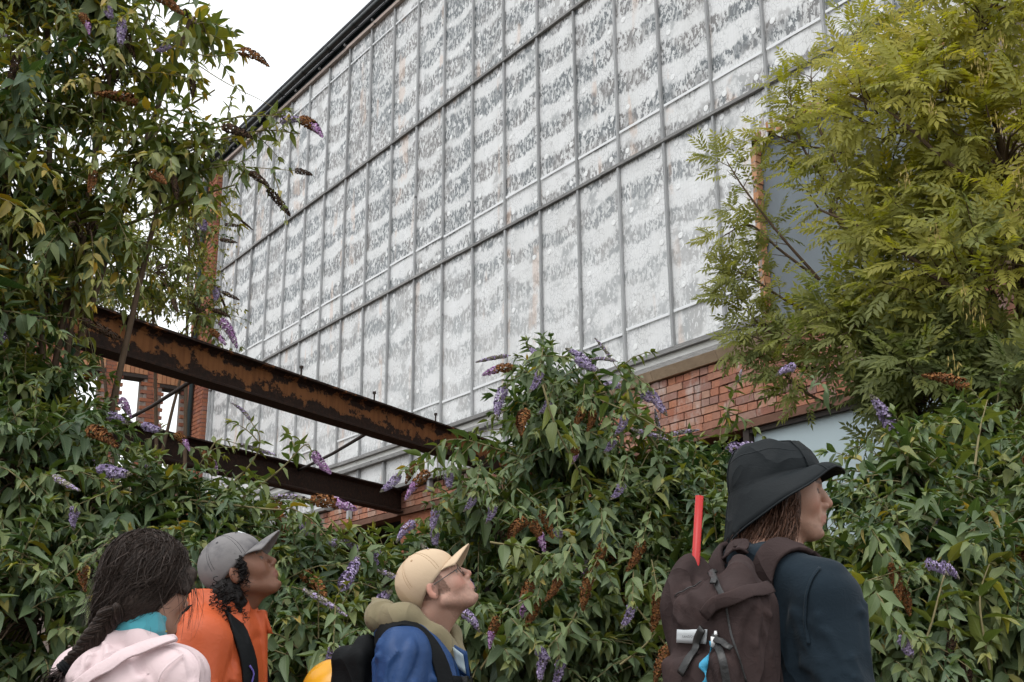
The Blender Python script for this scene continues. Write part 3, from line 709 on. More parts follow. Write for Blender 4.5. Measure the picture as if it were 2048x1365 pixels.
def put_flower(owner, base, P, d, kind, L=0.2, fat=1.0):
    d = unit(np.asarray(d, float)); up = np.array([0, 0, 1.0]) if abs(d[2]) < 0.95 else np.array([1.0, 0, 0])
    b = unit(np.cross(up, d)); n = np.cross(d, b); me = random.choice(FLW[kind]); k = L / 0.2 * 1.15; q = max(min(k, 1.0), 0.72) * fat * (1.25 if kind in ('lilac', 'pink', 'mixed', 'brown') else 1.0)
    x = np.asarray(P, float) - np.asarray(base, float)
    mt = Matrix(((d[0] * k, b[0] * q, n[0] * q, x[0]), (d[1] * k, b[1] * q, n[1] * q, x[1]), (d[2] * k, b[2] * q, n[2] * q, x[2]), (0, 0, 0, 1)))
    return link(me.name.split('.')[0], me, owner, matrix=mt)

CR, CU = CAMR[:, 0], CAMR[:, 1]
class Bush:
    def __init__(s, name, label, base, seed, tone=0.4, Lm=0.13, wm=0.021, yellow=0.02, group=None):
        s.o = thing(name, label, 'shrub', base, 0, group or ('buddleia shrubs' if name == 'buddleia_shrub' else None)); s.base = np.asarray(base, float); s.r = np.random.default_rng(seed)
        s.lv = Leaves(); s.br = []; s.st = []; s.blobs = []; s.tone, s.Lm, s.wm, s.yellow = tone, Lm, wm, yellow; s.nfl = 0
    def blob(s, px, py, Y, rx, rz, ry, wgt=None):
        """an ellipsoid of growth; rx, rz in photo pixels at its distance, ry in metres"""
        k = Y / F_PX; g = 0.21 * s.Lm / 0.135   # shoots stand out this far beyond the ellipsoid
        s.blobs.append((at(px, py, Y), np.maximum([rx * k - g, ry - g * 0.4, rz * k - g], 0.08), wgt if wgt else rx * rz)); return s
    def leaf(s, p, d, n, L, tone):
        r = s.r; t = tone + r.normal(0, 0.07)
        if r.random() < s.yellow: t = r.uniform(0.82, 1.0)
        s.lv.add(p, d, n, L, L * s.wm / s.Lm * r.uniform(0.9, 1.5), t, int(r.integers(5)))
    def twig(s, p, d, length, tone, flower=None, Lk=1.0, thick=0.004, droop=0.35, fl_len=0.2, bare=0.0, gap=0.05):
        """a shoot with opposite pairs of leaves, each pair turned from the last, small leaves at the tip"""
        r = s.r; d = unit(np.asarray(d, float)); m = max(3, int(length / gap)); pts = []
        for i in range(m + 1):
            t = i / m; pts.append(p + d * length * t + np.array([0, 0, -droop * length * t * t]))
        pts = np.array(pts); s.st.append(tube(pts[::2] if m > 5 else pts, np.linspace(thick, thick * 0.4, len(pts[::2] if m > 5 else pts)), 4, False))
        a0 = r.random() * 3.1416
        for i in range(m + 1):
            t = i / m
            if t < bare: continue
            tg = unit(pts[min(i + 1, m)] - pts[max(i - 1, 0)]); up = np.array([0.0, 0, 1]); sd = unit(np.cross(tg, up)); u2 = np.cross(sd, tg)
            a = a0 + i * 1.5708; q = sd * math.cos(a) + u2 * math.sin(a)
            k = (1 - 0.55 * t) * Lk * r.uniform(0.75, 1.2)
            for sg in (-1, 1):
                if r.random() < 0.08: continue
                dd = tg * (0.45 + 0.5 * t) + q * sg * 0.9 + np.array([0, 0, -0.30 - 0.25 * (1 - t)]) + r.normal(0, 0.14, 3)
                nn = np.array([0, 0, 1.0]) + tg * 0.35 - q * sg * 0.25 + r.normal(0, 0.25, 3)
                s.leaf(pts[i], dd, nn, s.Lm * k, tone + 0.07 * t)
        tip = unit(pts[-1] - pts[-2])
        if flower:
            put_flower(s.o, s.base, pts[-1], tip + np.array([0, 0, -0.15]), flower, fl_len * r.uniform(0.8, 1.15)); s.nfl += 1
        else:
            for j in range(3):
                s.leaf(pts[-1], tip + r.normal(0, 0.35, 3), np.array([0, 0, 1.0]) + r.normal(0, .4, 3), s.Lm * 0.45 * Lk, tone + 0.20)
        return pts[-1]
    def grow(s, ntw, p_flower=0.06, kinds=('lilac', 'brown', 'mixed', 'bud', 'dark'), up=0.35, Lk=1.0, shell=0.5, twl=(0.22, 0.45), limb_r=0.016, only=None, tone=None):
        r = s.r; base_tone = s.tone if tone is None else tone; wt = np.array([b[2] if only is None or i in only else 0.0 for i, b in enumerate(s.blobs)], float); wt /= wt.sum()
        for c, rad, _ in (s.blobs if only is None else []):
            g = s.base + np.array([r.normal(0, .25), r.normal(0, .12), 0]); mid = (g + c) / 2 + np.array([r.normal(0, .2), r.normal(0, .1), 0.25 * (c[2] - g[2])]) * 0.6
            s.br.append(tube(bezier(g, mid, c, 9), np.linspace(limb_r * 1.8, limb_r * 0.7, 9), 6, False))
        for i in range(ntw):
            c, rad, _ = s.blobs[r.choice(len(wt), p=wt)]
            dr = unit(r.normal(0, 1, 3)); fr = shell + (1 - shell) * r.random() ** 0.7
            p = c + dr * rad * fr
            if p[2] < 0.15: continue
            pj = project(p)[0]
            if pj[0] < -450 or pj[0] > 2500 or pj[1] < -450 or pj[1] > 1850: continue
            d = unit(dr / rad) * 0.75 + np.array([0, 0, up]) + r.normal(0, 0.40, 3)
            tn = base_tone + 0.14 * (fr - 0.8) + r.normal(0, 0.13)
            front = dr[1] < 0.35 and fr > 0.78
            fl = r.choice(kinds) if (front and r.random() < p_flower) else None
            s.twig(p, d, r.uniform(*twl), tn, fl, Lk * r.uniform(0.55, 1.2))
            if r.random() < 0.4:
                k = c + dr * rad * fr * 0.25; md = (k + p) / 2 + np.array([0, 0, 0.10])
                s.br.append(tube(bezier(k, md, p, 5), np.linspace(limb_r * 0.45, 0.004, 5), 4, False))
    def front(s, px, py, default=6.0):
        """distance (world Y) at which the view ray first meets the growth"""
        d = ray(px, py); best = None
        for c, rad, _ in s.blobs:
            o = (CAMP - c) / rad; e = d / rad; A, B, C = e @ e, 2 * o @ e, o @ o - 1.0; q = B * B - 4 * A * C
            if q > 0:
                t = (-B - math.sqrt(q)) / (2 * A)
                if t > 0 and (best is None or t < best): best = t
        return (best * d[1] - 0.46) if best else default
    def spike(s, px, py, kind, ang, lpx, Y=None, fat=1.0):
        """a flower spike whose base is at a photo pixel; ang in degrees clockwise from right"""
        Y = Y or s.front(px, py); P = at(px, py, Y); k = Y / F_PX; a = R(ang)
        d = CR * math.cos(a) - CU * math.sin(a) + np.array([0, -0.25, 0]); L = lpx * k
        put_flower(s.o, s.base, P, d, kind, L, fat); s.nfl += 1
        b = P - unit(d) * 0.02; s.twig(b - unit(d) * 0.20 + np.array([0, 0.14, -0.06]), unit(d) * 0.20 + np.array([0, -0.14, 0.06]), 0.22, s.tone + 0.06, None, 0.7, 0.0035, 0.0)
    def cane(s, pix, Y, thick=0.007, tone=None, leaves=True, flower=None, Lk=0.8, side=0.0, gap=0.06, fl_len=0.2, bare=0.15):
        """an arching branch through photo pixels, with leaf pairs and side shoots"""
        r = s.r; tone = s.tone if tone is None else tone
        P = np.array([at(x, y, Y + dy) for x, y, dy in pix]); pts = spline(P, max(8, len(P) * 6)); s.st.append(tube(pts, np.linspace(thick, thick * 0.35, len(pts)), 5, False))
        seg = np.linalg.norm(np.diff(pts, axis=0), axis=1); tot = seg.sum(); cum = np.concatenate([[0], np.cumsum(seg)])
        if leaves:
            for j, q in enumerate(np.arange(tot * bare, tot, gap)):
                i = min(np.searchsorted(cum, q), len(pts) - 1); tg = unit(pts[i] - pts[i - 1]); sd = unit(np.cross(tg, [0, 0, 1.0])); u2 = np.cross(sd, tg); a = j * 1.5708 + 0.5; qv = sd * math.cos(a) + u2 * math.sin(a)
                for sg in (-1, 1):
                    dd = tg * 0.6 + qv * sg * 0.8 + np.array([0, 0, -0.25]) + r.normal(0, .15, 3)
                    s.leaf(pts[i], dd, np.array([0, 0, 1.0]) + r.normal(0, .3, 3), s.Lm * Lk * r.uniform(.7, 1.15) * (1 - 0.4 * q / tot), tone + 0.05)
                if r.random() < side: s.twig(pts[i], tg * 0.6 + qv * 0.8 + r.normal(0, .3, 3), r.uniform(.12, .3), tone, None, Lk)
        if flower: put_flower(s.o, s.base, pts[-1], unit(pts[-1] - pts[-2]), flower, fl_len); s.nfl += 1
    def done(s, n_single):
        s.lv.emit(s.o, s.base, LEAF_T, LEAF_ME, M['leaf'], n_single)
        for nm, arr, mt in (('branches', s.br, M['bark']), ('stems', s.st, M['stem'])):
            if arr:
                v, f = merge(arr); tag(link(nm, mesh_from(nm, v - s.base, f, mt, True), s.o), kind='stuff')

# left tall buddleia, leaves against the sky
A = Bush('buddleia_shrub', 'tall buddleia at the left with leaves against the white sky', (-2.6, 6.2, 0), 11, 0.58, 0.14, 0.0225, 0.08)
A.blob(10, 330, 5.9, 200, 370, 0.6, 60000).blob(220, 150, 6.0, 210, 190, 0.45, 28000).blob(90, -20, 6.0, 260, 150, 0.5).blob(170, 470, 6.0, 200, 170, 0.45, 26000).blob(340, 320, 6.1, 170, 120, 0.35, 19000).blob(380, 40, 6.2, 90, 120, 0.3, 5000).blob(5, 640, 5.8, 130, 150, 0.5)
A.grow(410, 0.06, ('lilac', 'brown', 'dark', 'dark'), 0.25, shell=0.3)
A.grow(190, 0.03, ('brown', 'dark'), 0.2, 1.15, 0.3, only=(0, 2, 6), tone=0.34)
A.cane([(250, 330, .2), (400, 290, .1), (520, 262, 0), (600, 268, 0)], 6.0, 0.008, 0.52, True, None, 0.85, 0.25)
A.cane([(330, 290, .2), (450, 240, .1), (555, 232, 0), (600, 240, -.05)], 6.0, 0.007, 0.6, True, 'mixed', 0.7, 0.1, fl_len=0.17)
A.cane([(520, 262, 0), (560, 245, 0)], 5.98, 0.005, 0.6, True, 'lilac', 0.7, 0, fl_len=0.12)
A.cane([(300, 60, .2), (400, 110, .1), (480, 105, 0)], 6.1, 0.006, 0.5, True, 'brown', 0.75, 0.3, fl_len=0.16)
A.cane([(380, 120, .1), (450, 165, 0), (520, 200, 0), (562, 225, 0)], 6.1, 0.0035, 0.5, False)
A.cane([(260, 360, .2), (400, 330, .1), (500, 335, 0), (590, 342, 0)], 6.0, 0.005, 0.45, True, 'dark', 0.55, 0.1, gap=0.1, fl_len=0.08)
A.cane([(250, 420, .2), (380, 350, .1), (470, 330, 0), (500, 345, -.05)], 6.0, 0.005, 0.5, True, 'dark', 0.8, 0.3, fl_len=0.14)
for pts in ([(60, 700, .1), (110, 400, .1), (140, 200, 0), (150, -60, 0)], [(40, 700, .1), (140, 330, 0), (270, 90, 0), (330, -40, 0)], [(30, 680, .1), (180, 420, 0), (330, 250, 0), (430, 180, 0)], [(20, 640, 0), (200, 480, .1), (380, 400, .1), (470, 370, .1)]):
    A.cane(pts, 6.2, 0.014, 0.4, False)
for q in ((246, 40, 'lilac', 95, 60), (335, 88, 'lilac', 100, 26), (215, 14, 'lilac', 80, 30), (160, 30, 'mixed', 40, 50), (385, 155, 'dark', 85, 40), (35, 110, 'dark', 95, 70), (185, 340, 'brown', 80, 50), (300, 345, 'brown', 30, 50), (345, 350, 'dark', 75, 50), (180, 610, 'brown', 120, 45), (430, 575, 'lilac', 60, 30), (440, 640, 'pink', 40, 55), (405, 440, 'lilac', 90, 25)): A.spike(*q, Y=5.45 if q[1] < 500 else 6.3)
A.done(300)

# smaller leaved shrub growing behind it above the girder
A2 = Bush('buddleia_shrub', 'fine leaved olive green buddleia above the rusty girder, beside the sheeted wall', (-3.3, 11.4, 0), 12, 0.62, 0.105, 0.016, 0.05)
A2.blob(300, 540, 11.2, 140, 130, 0.7, 18000).blob(380, 440, 11.4, 75, 120, 0.5, 7000).blob(180, 560, 11.0, 150, 110, 0.7, 18000).blob(400, 620, 11.2, 65, 70, 0.4, 5000)
A2.grow(420, 0.12, ('dark', 'spent', 'dark'), 0.3, 1.0, 0.3)
for q in ((440, 480, 'dark', 10, 34), (445, 585, 'dark', 25, 34), (425, 620, 'dark', 15, 36), (450, 450, 'dark', 5, 30), (420, 660, 'mixed', 35, 45)): A2.spike(*q, Y=11.0)
A2.done(120)

# left lower buddleia behind the first two people
B = Bush('buddleia_shrub', 'dense dark buddleia thicket at lower left, below the girders', (-2.0, 6.0, 0), 13, 0.34, 0.135, 0.022, 0.015)
B.blob(50, 960, 5.7, 200, 190, 0.55).blob(240, 1040, 5.9, 180, 130, 0.5).blob(430, 1080, 6.1, 190, 130, 0.5).blob(90, 1230, 5.6, 240, 230, 0.6).blob(400, 1230, 5.8, 250, 190, 0.6).blob(620, 1170, 6.1, 150, 110, 0.5).blob(50, 810, 5.9, 140, 120, 0.45).blob(640, 1320, 5.8, 190, 140, 0.6)
B.grow(1050, 0.09, ('lilac', 'lilac', 'mixed', 'brown', 'bud'), 0.3)
B.cane([(430, 1000, .1), (500, 930, 0), (520, 880, 0), (500, 840, 0)], 5.9, 0.006, 0.5, True, 'bud', 0.7, 0.1, fl_len=.1)
B.cane([(480, 1000, .1), (560, 940, 0), (610, 890, 0), (625, 905, 0)], 5.9, 0.006, 0.45, True, 'pink', 0.8, 0.2, fl_len=.13)
B.cane([(380, 1000, .1), (560, 1020, 0), (590, 1000, 0), (620, 1000, 0)], 5.7, 0.006, 0.45, True, 'mixed', 0.8, 0.1, fl_len=.2)
B.cane([(380, 960, .1), (420, 900, 0), (440, 880, 0), (480, 890, 0)], 5.9, 0.005, 0.55, True, 'bud', 0.6, 0.1, fl_len=.16)
for q in ((405, 905, 'mixed', 40, 50), (215, 832, 'lilac', 0, 40), (285, 850, 'lilac', 25, 40), (185, 910, 'lilac', 60, 40), (285, 905, 'lilac', 50, 35), (155, 1015, 'lilac', 125, 35), (300, 960, 'lilac', 10, 25), (230, 960, 'bud', 60, 30), (545, 1000, 'brown', 55, 75), (600, 1050, 'lilac', 20, 25), (195, 1090, 'brown', 120, 50), (170, 1130, 'brown', 110, 40), (635, 1205, 'lilac', 100, 70), (690, 1225, 'lilac', 92, 60), (665, 1230, 'brown', 88, 60), (668, 1288, 'lilac', 85, 35), (690, 1080, 'lilac', 20, 35), (655, 1085, 'lilac', 10, 30), (750, 1100, 'lilac', 60, 30), (350, 870, 'mixed', 20, 40), (240, 800, 'pink', 30, 30), (160, 760, 'brown', -20, 35)): B.spike(*q)
B.done(300)

# centre buddleia
Cb = Bush('buddleia_shrub', 'broad flowering buddleia in the centre with many lilac and brown spikes', (0.5, 6.9, 0), 14, 0.36, 0.145, 0.0235, 0.02)
Cb.blob(1120, 900, 6.7, 160, 150, 0.5).blob(1000, 1060, 6.6, 190, 140, 0.5).blob(1290, 1000, 6.6, 170, 130, 0.5).blob(1180, 1180, 6.4, 280, 220, 0.6).blob(820, 1170, 6.5, 170, 110, 0.5).blob(1420, 1150, 6.3, 170, 220, 0.6).blob(1000, 1300, 6.2, 270, 170, 0.6).blob(1100, 790, 6.7, 100, 80, 0.3, 9000).blob(1385, 985, 6.7, 120, 85, 0.4, 9000).blob(1380, 1330, 6.2, 250, 170, 0.6).blob(800, 1330, 6.3, 200, 130, 0.5)
Cb.grow(1250, 0.10, ('lilac', 'brown', 'brown', 'mixed', 'bud'), 0.3)
Cb.cane([(1180, 960, .1), (1120, 830, 0), (1085, 760, 0), (1080, 735, 0)], 6.4, 0.010, 0.36, True, 'lilac', 1.0, 0.3, fl_len=.12)
Cb.cane([(1380, 1000, .1), (1290, 860, 0), (1220, 790, 0), (1180, 735, 0)], 6.4, 0.009, 0.36, True, 'lilac', 0.9, 0.3, fl_len=.14)
Cb.cane([(1300, 960, .1), (1280, 850, 0), (1260, 780, 0), (1220, 715, 0)], 6.5, 0.006, 0.45, True, 'bud', 0.8, 0.2, fl_len=.12)
Cb.cane([(1450, 1000, .1), (1440, 880, 0), (1455, 820, 0), (1475, 765, 0)], 6.9, 0.006, 0.5, True, 'bud', 0.75, 0.2, fl_len=.08)
Cb.cane([(1150, 960, .1), (1000, 900, 0), (900, 880, 0), (835, 930, 0)], 6.5, 0.006, 0.4, True, 'brown', 0.8, 0.3, fl_len=.1)
for q in ((1025, 735, 'mixed', 175, 55), (1080, 740, 'lilac', 95, 45), (1150, 718, 'lilac', 35, 50), (1010, 775, 'lilac', 120, 60), (1015, 712, 'bud', 170, 60), (1230, 722, 'bud', -170, 50), (1300, 780, 'lilac', 65, 55), (1285, 785, 'lilac', 60, 25), (1165, 815, 'brown', 95, 45), (1185, 820, 'brown', 88, 40), (1250, 830, 'lilac', 95, 40), (1100, 800, 'lilac', 100, 30), (1225, 880, 'lilac', 90, 25), (950, 985, 'lilac', 95, 35), (860, 945, 'mixed', 150, 60), (800, 950, 'lilac', 130, 45), (900, 945, 'lilac', 100, 30), (1245, 965, 'lilac', 100, 35), (1080, 1020, 'brown', 60, 55), (1060, 1040, 'mixed', 55, 60), (830, 1045, 'lilac', 150, 45), (875, 1020, 'lilac', 120, 40), (1205, 1085, 'brown', 92, 55), (1285, 1080, 'brown', 105, 60), (1065, 1160, 'mixed', 118, 65), (1120, 1150, 'brown', 105, 50), (1180, 1150, 'brown', 110, 60), (1075, 1195, 'brown', 100, 55), (1265, 1205, 'lilac', 95, 45), (1315, 1185, 'brown', 88, 65), (1000, 1235, 'mixed', 130, 50), (920, 1140, 'lilac', 60, 45), (925, 1225, 'lilac', 25, 40), (1095, 1300, 'lilac', 120, 55), (1120, 1320, 'lilac', 85, 45), (1075, 1295, 'lilac', 60, 30), (1340, 1290, 'brown', 125, 65), (1115, 1055, 'lilac', 90, 20), (1250, 1045, 'pink', 95, 20), (870, 1060, 'lilac', 95, 30), (1150, 890, 'mixed', 85, 35), (985, 1010, 'lilac', 80, 30)): Cb.spike(*q)
for pix in ([(1085, 770, 0), (1110, 850, 0), (1150, 930, .1), (1190, 1000, .3)], [(1330, 865, 0), (1270, 830, 0), (1200, 800, .1)], [(1110, 1330, -.1), (1150, 1230, -.1), (1190, 1160, 0), (1270, 1110, .2)], [(1380, 1350, -.1), (1300, 1250, -.1), (1262, 1190, -.05), (1300, 1165, .1)], [(1240, 1330, -.2), (1290, 1290, -.2), (1340, 1230, -.1)], [(960, 1340, -.1), (1010, 1270, 0), (1080, 1240, .1)], [(980, 1085, 0), (1060, 1100, 0), (1130, 1140, .1)]):
    Cb.cane(pix, 5.75, 0.006, 0.5, True, None, 1.0, 0.12, gap=0.085)
Cb.done(300)

# right buddleia in front of the ash
D = Bush('buddleia_shrub', 'large leaved buddleia at lower right behind the person in the bucket hat', (2.2, 5.6, 0), 15, 0.35, 0.155, 0.025, 0.03)
D.blob(1800, 970, 5.6, 140, 80, 0.4).blob(1830, 1130, 5.4, 210, 150, 0.5).blob(1960, 1250, 5.3, 190, 200, 0.5).blob(1760, 1290, 5.3, 200, 170, 0.5).blob(2040, 1020, 5.7, 150, 170, 0.5).blob(1560, 1150, 5.9, 160, 140, 0.5).blob(1980, 890, 6.0, 120, 60, 0.3, 7000)
D.grow(780, 0.06, ('lilac', 'brown', 'bud'), 0.25)
for q in ((1690, 1015, 'lilac', 90, 22), (1770, 1012, 'mixed', 30, 55), (1850, 1128, 'lilac', 0, 35), (1880, 1132, 'lilac', 5, 30), (1785, 1125, 'brown', 80, 65), (1800, 1160, 'brown', 75, 60), (1785, 1190, 'brown', 110, 45), (1725, 1200, 'lilac', 170, 30), (1805, 1270, 'lilac', 80, 40), (1905, 1260, 'dark', 95, 60), (1930, 1320, 'dark', 80, 60), (1940, 1000, 'lilac', 10, 20), (1590, 735, 'lilac', 180, 35)): D.spike(*q)
for pix in ([(1830, 1350, 0), (1865, 1240, 0), (1900, 1120, .1), (1950, 1060, .2)], [(1980, 1340, 0), (1960, 1200, 0), (1985, 1110, .1)], [(1690, 1330, 0), (1720, 1240, 0), (1790, 1180, .1)], [(1950, 930, .3), (1960, 860, .4), (1975, 800, .5)]):
    D.cane(pix, 4.75, 0.006, 0.5, True, None, 1.05, 0.12, gap=0.09)
D.done(300)

# ------------------------------------------------------------------ ash tree at the right
class Ash:
    def __init__(s, label, base, seed):
        s.o = thing('ash_tree', label, 'tree', base); s.base = np.asarray(base, float); s.r = np.random.default_rng(seed); s.lv = Leaves(); s.br = []; s.tr = []; s.blobs = []
    def spray(s, p, d, length, tone, thick=0.006, Lm=0.25, dens=1.0):
        r = s.r; d = unit(np.asarray(d, float)); m = max(3, int(length / 0.055)); pts = np.array([p + d * length * i / m + np.array([0, 0, (0.12 * (i / m) ** 2 - 0.02) * length]) + r.normal(0, .004, 3) for i in range(m + 1)])
        s.br.append(tube(pts[::2], np.linspace(thick, thick * 0.4, len(pts[::2])), 4, False))
        for i in range(1, m + 1):
            t = i / m; tg = unit(pts[i] - pts[i - 1]); sd = unit(np.cross(tg, [0, 0, 1.0])); u2 = np.cross(sd, tg); a = (i % 2) * 1.5708 + r.normal(0, .25)
            q = sd * math.cos(a) + u2 * math.sin(a)
            for sg in ((-1, 1) if i < m else (-1, 0, 1)):
                if r.random() > dens * 0.9: continue
                dd = tg * (0.6 + 0.4 * t) + q * sg * 0.85 + np.array([0, 0, -0.12]) + r.normal(0, .18, 3)
                L = Lm * r.uniform(0.75, 1.15); s.lv.add(pts[i], dd, np.array([-0.3, -0.75, 0.75]) + r.normal(0, .35, 3), L, L, tone + r.normal(0, 0.07), int(r.integers(4)))
    def blob(s, px, py, Y, rx, rz, ry, tone, n):
        k = Y / F_PX; c = at(px, py, Y); rad = np.maximum(np.array([rx * k - 0.25, ry - 0.1, rz * k - 0.25]), 0.1); s.blobs.append((c, rad)); r = s.r
        g = s.base + np.array([r.normal(0, .1), r.normal(0, .06), 0.4 + 0.25 * c[2]]); s.tr.append(tube(bezier(g, (g + c) / 2 + np.array([0.25, 0, .2]), c, 9), np.linspace(0.045, 0.016, 9), 6, False))
        for i in range(n):
            dr = unit(r.normal(0, 1, 3)); fr = 0.25 + 0.75 * r.random() ** 0.6; p = c + dr * rad * fr
            pj = project(p)[0]
            if pj[0] < -300 or pj[0] > 2600 or pj[1] < -500 or pj[1] > 1800: continue
            d = dr * 0.7 + np.array([-0.25, -0.25, 0.45]) + r.normal(0, .35, 3)
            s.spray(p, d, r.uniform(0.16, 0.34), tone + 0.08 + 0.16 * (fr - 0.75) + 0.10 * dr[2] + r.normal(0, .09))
            if r.random() < 0.45: s.br.append(tube(bezier(c + dr * rad * fr * 0.2, c + dr * rad * fr * 0.6 + np.array([0, 0, .08]), p, 5), np.linspace(0.012, 0.005, 5), 4, False))
    def limb(s, pix, Y, tone, thick=0.012, start=0.25, n=9):
        P = spline(np.array([at(x, y, Y + dy) for x, y, dy in pix]), 20); s.br.append(tube(P, np.linspace(thick, thick * 0.35, 20), 5, False)); r = s.r
        for j in range(n):
            i = int(19 * (start + (1 - start) * (j + 0.5) / n)); tg = unit(P[min(i + 1, 19)] - P[i - 1]); sd = unit(np.cross(tg, [0, -1.0, 0.2])) * (1 if j % 2 else -1)
            s.spray(P[i], tg * 0.7 + sd * 0.7 + r.normal(0, .15, 3), r.uniform(.08, .17), tone + r.normal(0, .05), 0.004, 0.20, 0.9)
        s.spray(P[-2], P[-1] - P[-3], 0.10, tone + 0.05, 0.004, 0.2)
    def done(s, n):
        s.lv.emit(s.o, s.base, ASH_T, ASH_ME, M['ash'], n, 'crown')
        v, f = merge(s.tr + [tube(spline([s.base, s.base + [0.05, 0.05, 1.2], s.base + [0.1, 0.0, 2.4]], 8), np.linspace(0.07, 0.045, 8), 8, False)]); link('trunk', mesh_from('trunk', v - s.base, f, M['bark'], True), s.o)
        v, f = merge(s.br); tag(link('branches', mesh_from('branches', v - s.base, f, M['bark'], True), s.o), kind='stuff')
E_ = Ash('yellow green ash tree leaning over the sheeted wall at the right', (2.95, 7.0, 0), 21)
E_.blob(1950, 60, 6.9, 250, 190, 0.6, 0.62, 58); E_.blob(1830, 250, 7.0, 220, 170, 0.55, 0.64, 60); E_.blob(2010, 330, 6.8, 190, 200, 0.6, 0.60, 58)
E_.blob(1830, 480, 7.2, 180, 140, 0.5, 0.54, 44); E_.blob(1950, 560, 6.8, 210, 180, 0.55, 0.48, 66); E_.blob(1720, 690, 7.4, 190, 120, 0.5, 0.34, 48); E_.blob(1900, 780, 7.0, 210, 130, 0.5, 0.16, 75)  # lowest clumps, here and next line: canopy shade put into darker leaf tones
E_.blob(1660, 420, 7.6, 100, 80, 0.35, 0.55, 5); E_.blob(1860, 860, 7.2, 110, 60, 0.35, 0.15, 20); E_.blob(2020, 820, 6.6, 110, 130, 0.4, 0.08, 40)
for pix, tn in (([(1640, 560, 0), (1560, 470, 0), (1490, 380, 0), (1455, 325, 0)], 0.5), ([(1640, 560, 0), (1560, 500, 0), (1500, 450, 0), (1450, 470, 0)], 0.45), ([(1700, 420, 0), (1620, 320, 0), (1590, 250, 0), (1580, 190, 0)], 0.6), ([(1700, 380, 0), (1640, 260, 0), (1625, 180, 0), (1622, 150, 0)], 0.6), ([(1650, 640, 0), (1570, 600, 0), (1510, 560, 0), (1480, 545, 0)], 0.45), ([(1650, 700, 0), (1570, 680, 0), (1510, 640, 0), (1490, 600, 0)], 0.42), ([(1660, 740, 0), (1590, 730, 0), (1540, 690, 0), (1500, 670, 0)], 0.4), ([(1750, 320, 0), (1660, 300, 0), (1600, 290, 0), (1550, 270, 0)], 0.62), ([(1800, 180, 0), (1740, 130, 0), (1710, 90, 0), (1720, 50, 0)], 0.6), ([(1680, 820, 0), (1620, 790, 0), (1580, 760, 0), (1560, 740, 0)], 0.35)):
    E_.limb(pix, 7.6, tn)
E_.limb([(2030, 700, 0), (1880, 560, 0), (1750, 470, .2), (1640, 420, .4)], 6.7, 0.55, 0.022, 0.3, 6); E_.limb([(2040, 420, 0), (1900, 330, 0), (1800, 240, .1), (1700, 190, .4)], 6.6, 0.62, 0.020, 0.3, 6)
# hanging bunches of pale seed keys
def key_mesh(seed):
    r = np.random.default_rng(seed); parts = []
    for i in range(16):
        p = np.array([r.normal(0, .02), r.normal(0, .02), -0.02 - r.random() * .10]); a = r.random() * 6.28; w = np.array([math.cos(a), math.sin(a), 0]) * 0.004; e = np.array([r.normal(0, .008), r.normal(0, .008), -0.036])
        parts.append(([p, p + w + e * .5, p + e, p - w + e * .5], [(0, 1, 2, 3)]))
    parts.append(tube([(0, 0, 0), (0.004, 0, -.06), (0, 0, -.1)], .0016, 3, False)); v, f = merge(parts); return mesh_from('seed_bunch', v, f, M['keys'])
M['keys'] = simple('pale_seed_keys', (0.36, 0.28, 0.09), 0.7, 0.2, 0.25, 20)
KEYS = [key_mesh(i) for i in range(3)]
for i, (x, y) in enumerate(((1945, 95), (1960, 130), (1975, 110), (1990, 220), (1860, 190), (1810, 330), (1935, 590), (1925, 560), (1960, 610), (2035, 330), (2030, 400), (1870, 440), (1905, 700), (2000, 60))):
    P = at(x, y, 6.25); link('seed_bunch', KEYS[i % 3], E_.o, loc=P - E_.base)
E_.done(300)
# a tree beyond the ruined wall, seen through its window openings
G = Bush('far_tree', 'small pale tree glimpsed through the empty window openings of the brick wall', tuple(at(340, 900, 30) * [1, 1, 0]), 31, 0.6, 0.22, 0.05, 0.1); G.o['category'] = 'tree'
G.blob(350, 900, 30, 60, 60, 0.8).blob(270, 960, 30, 60, 80, 0.8); G.grow(90, 0.0, ('dark',), 0.4, 1.0, 0.2, (0.3, 0.6)); G.done(0)

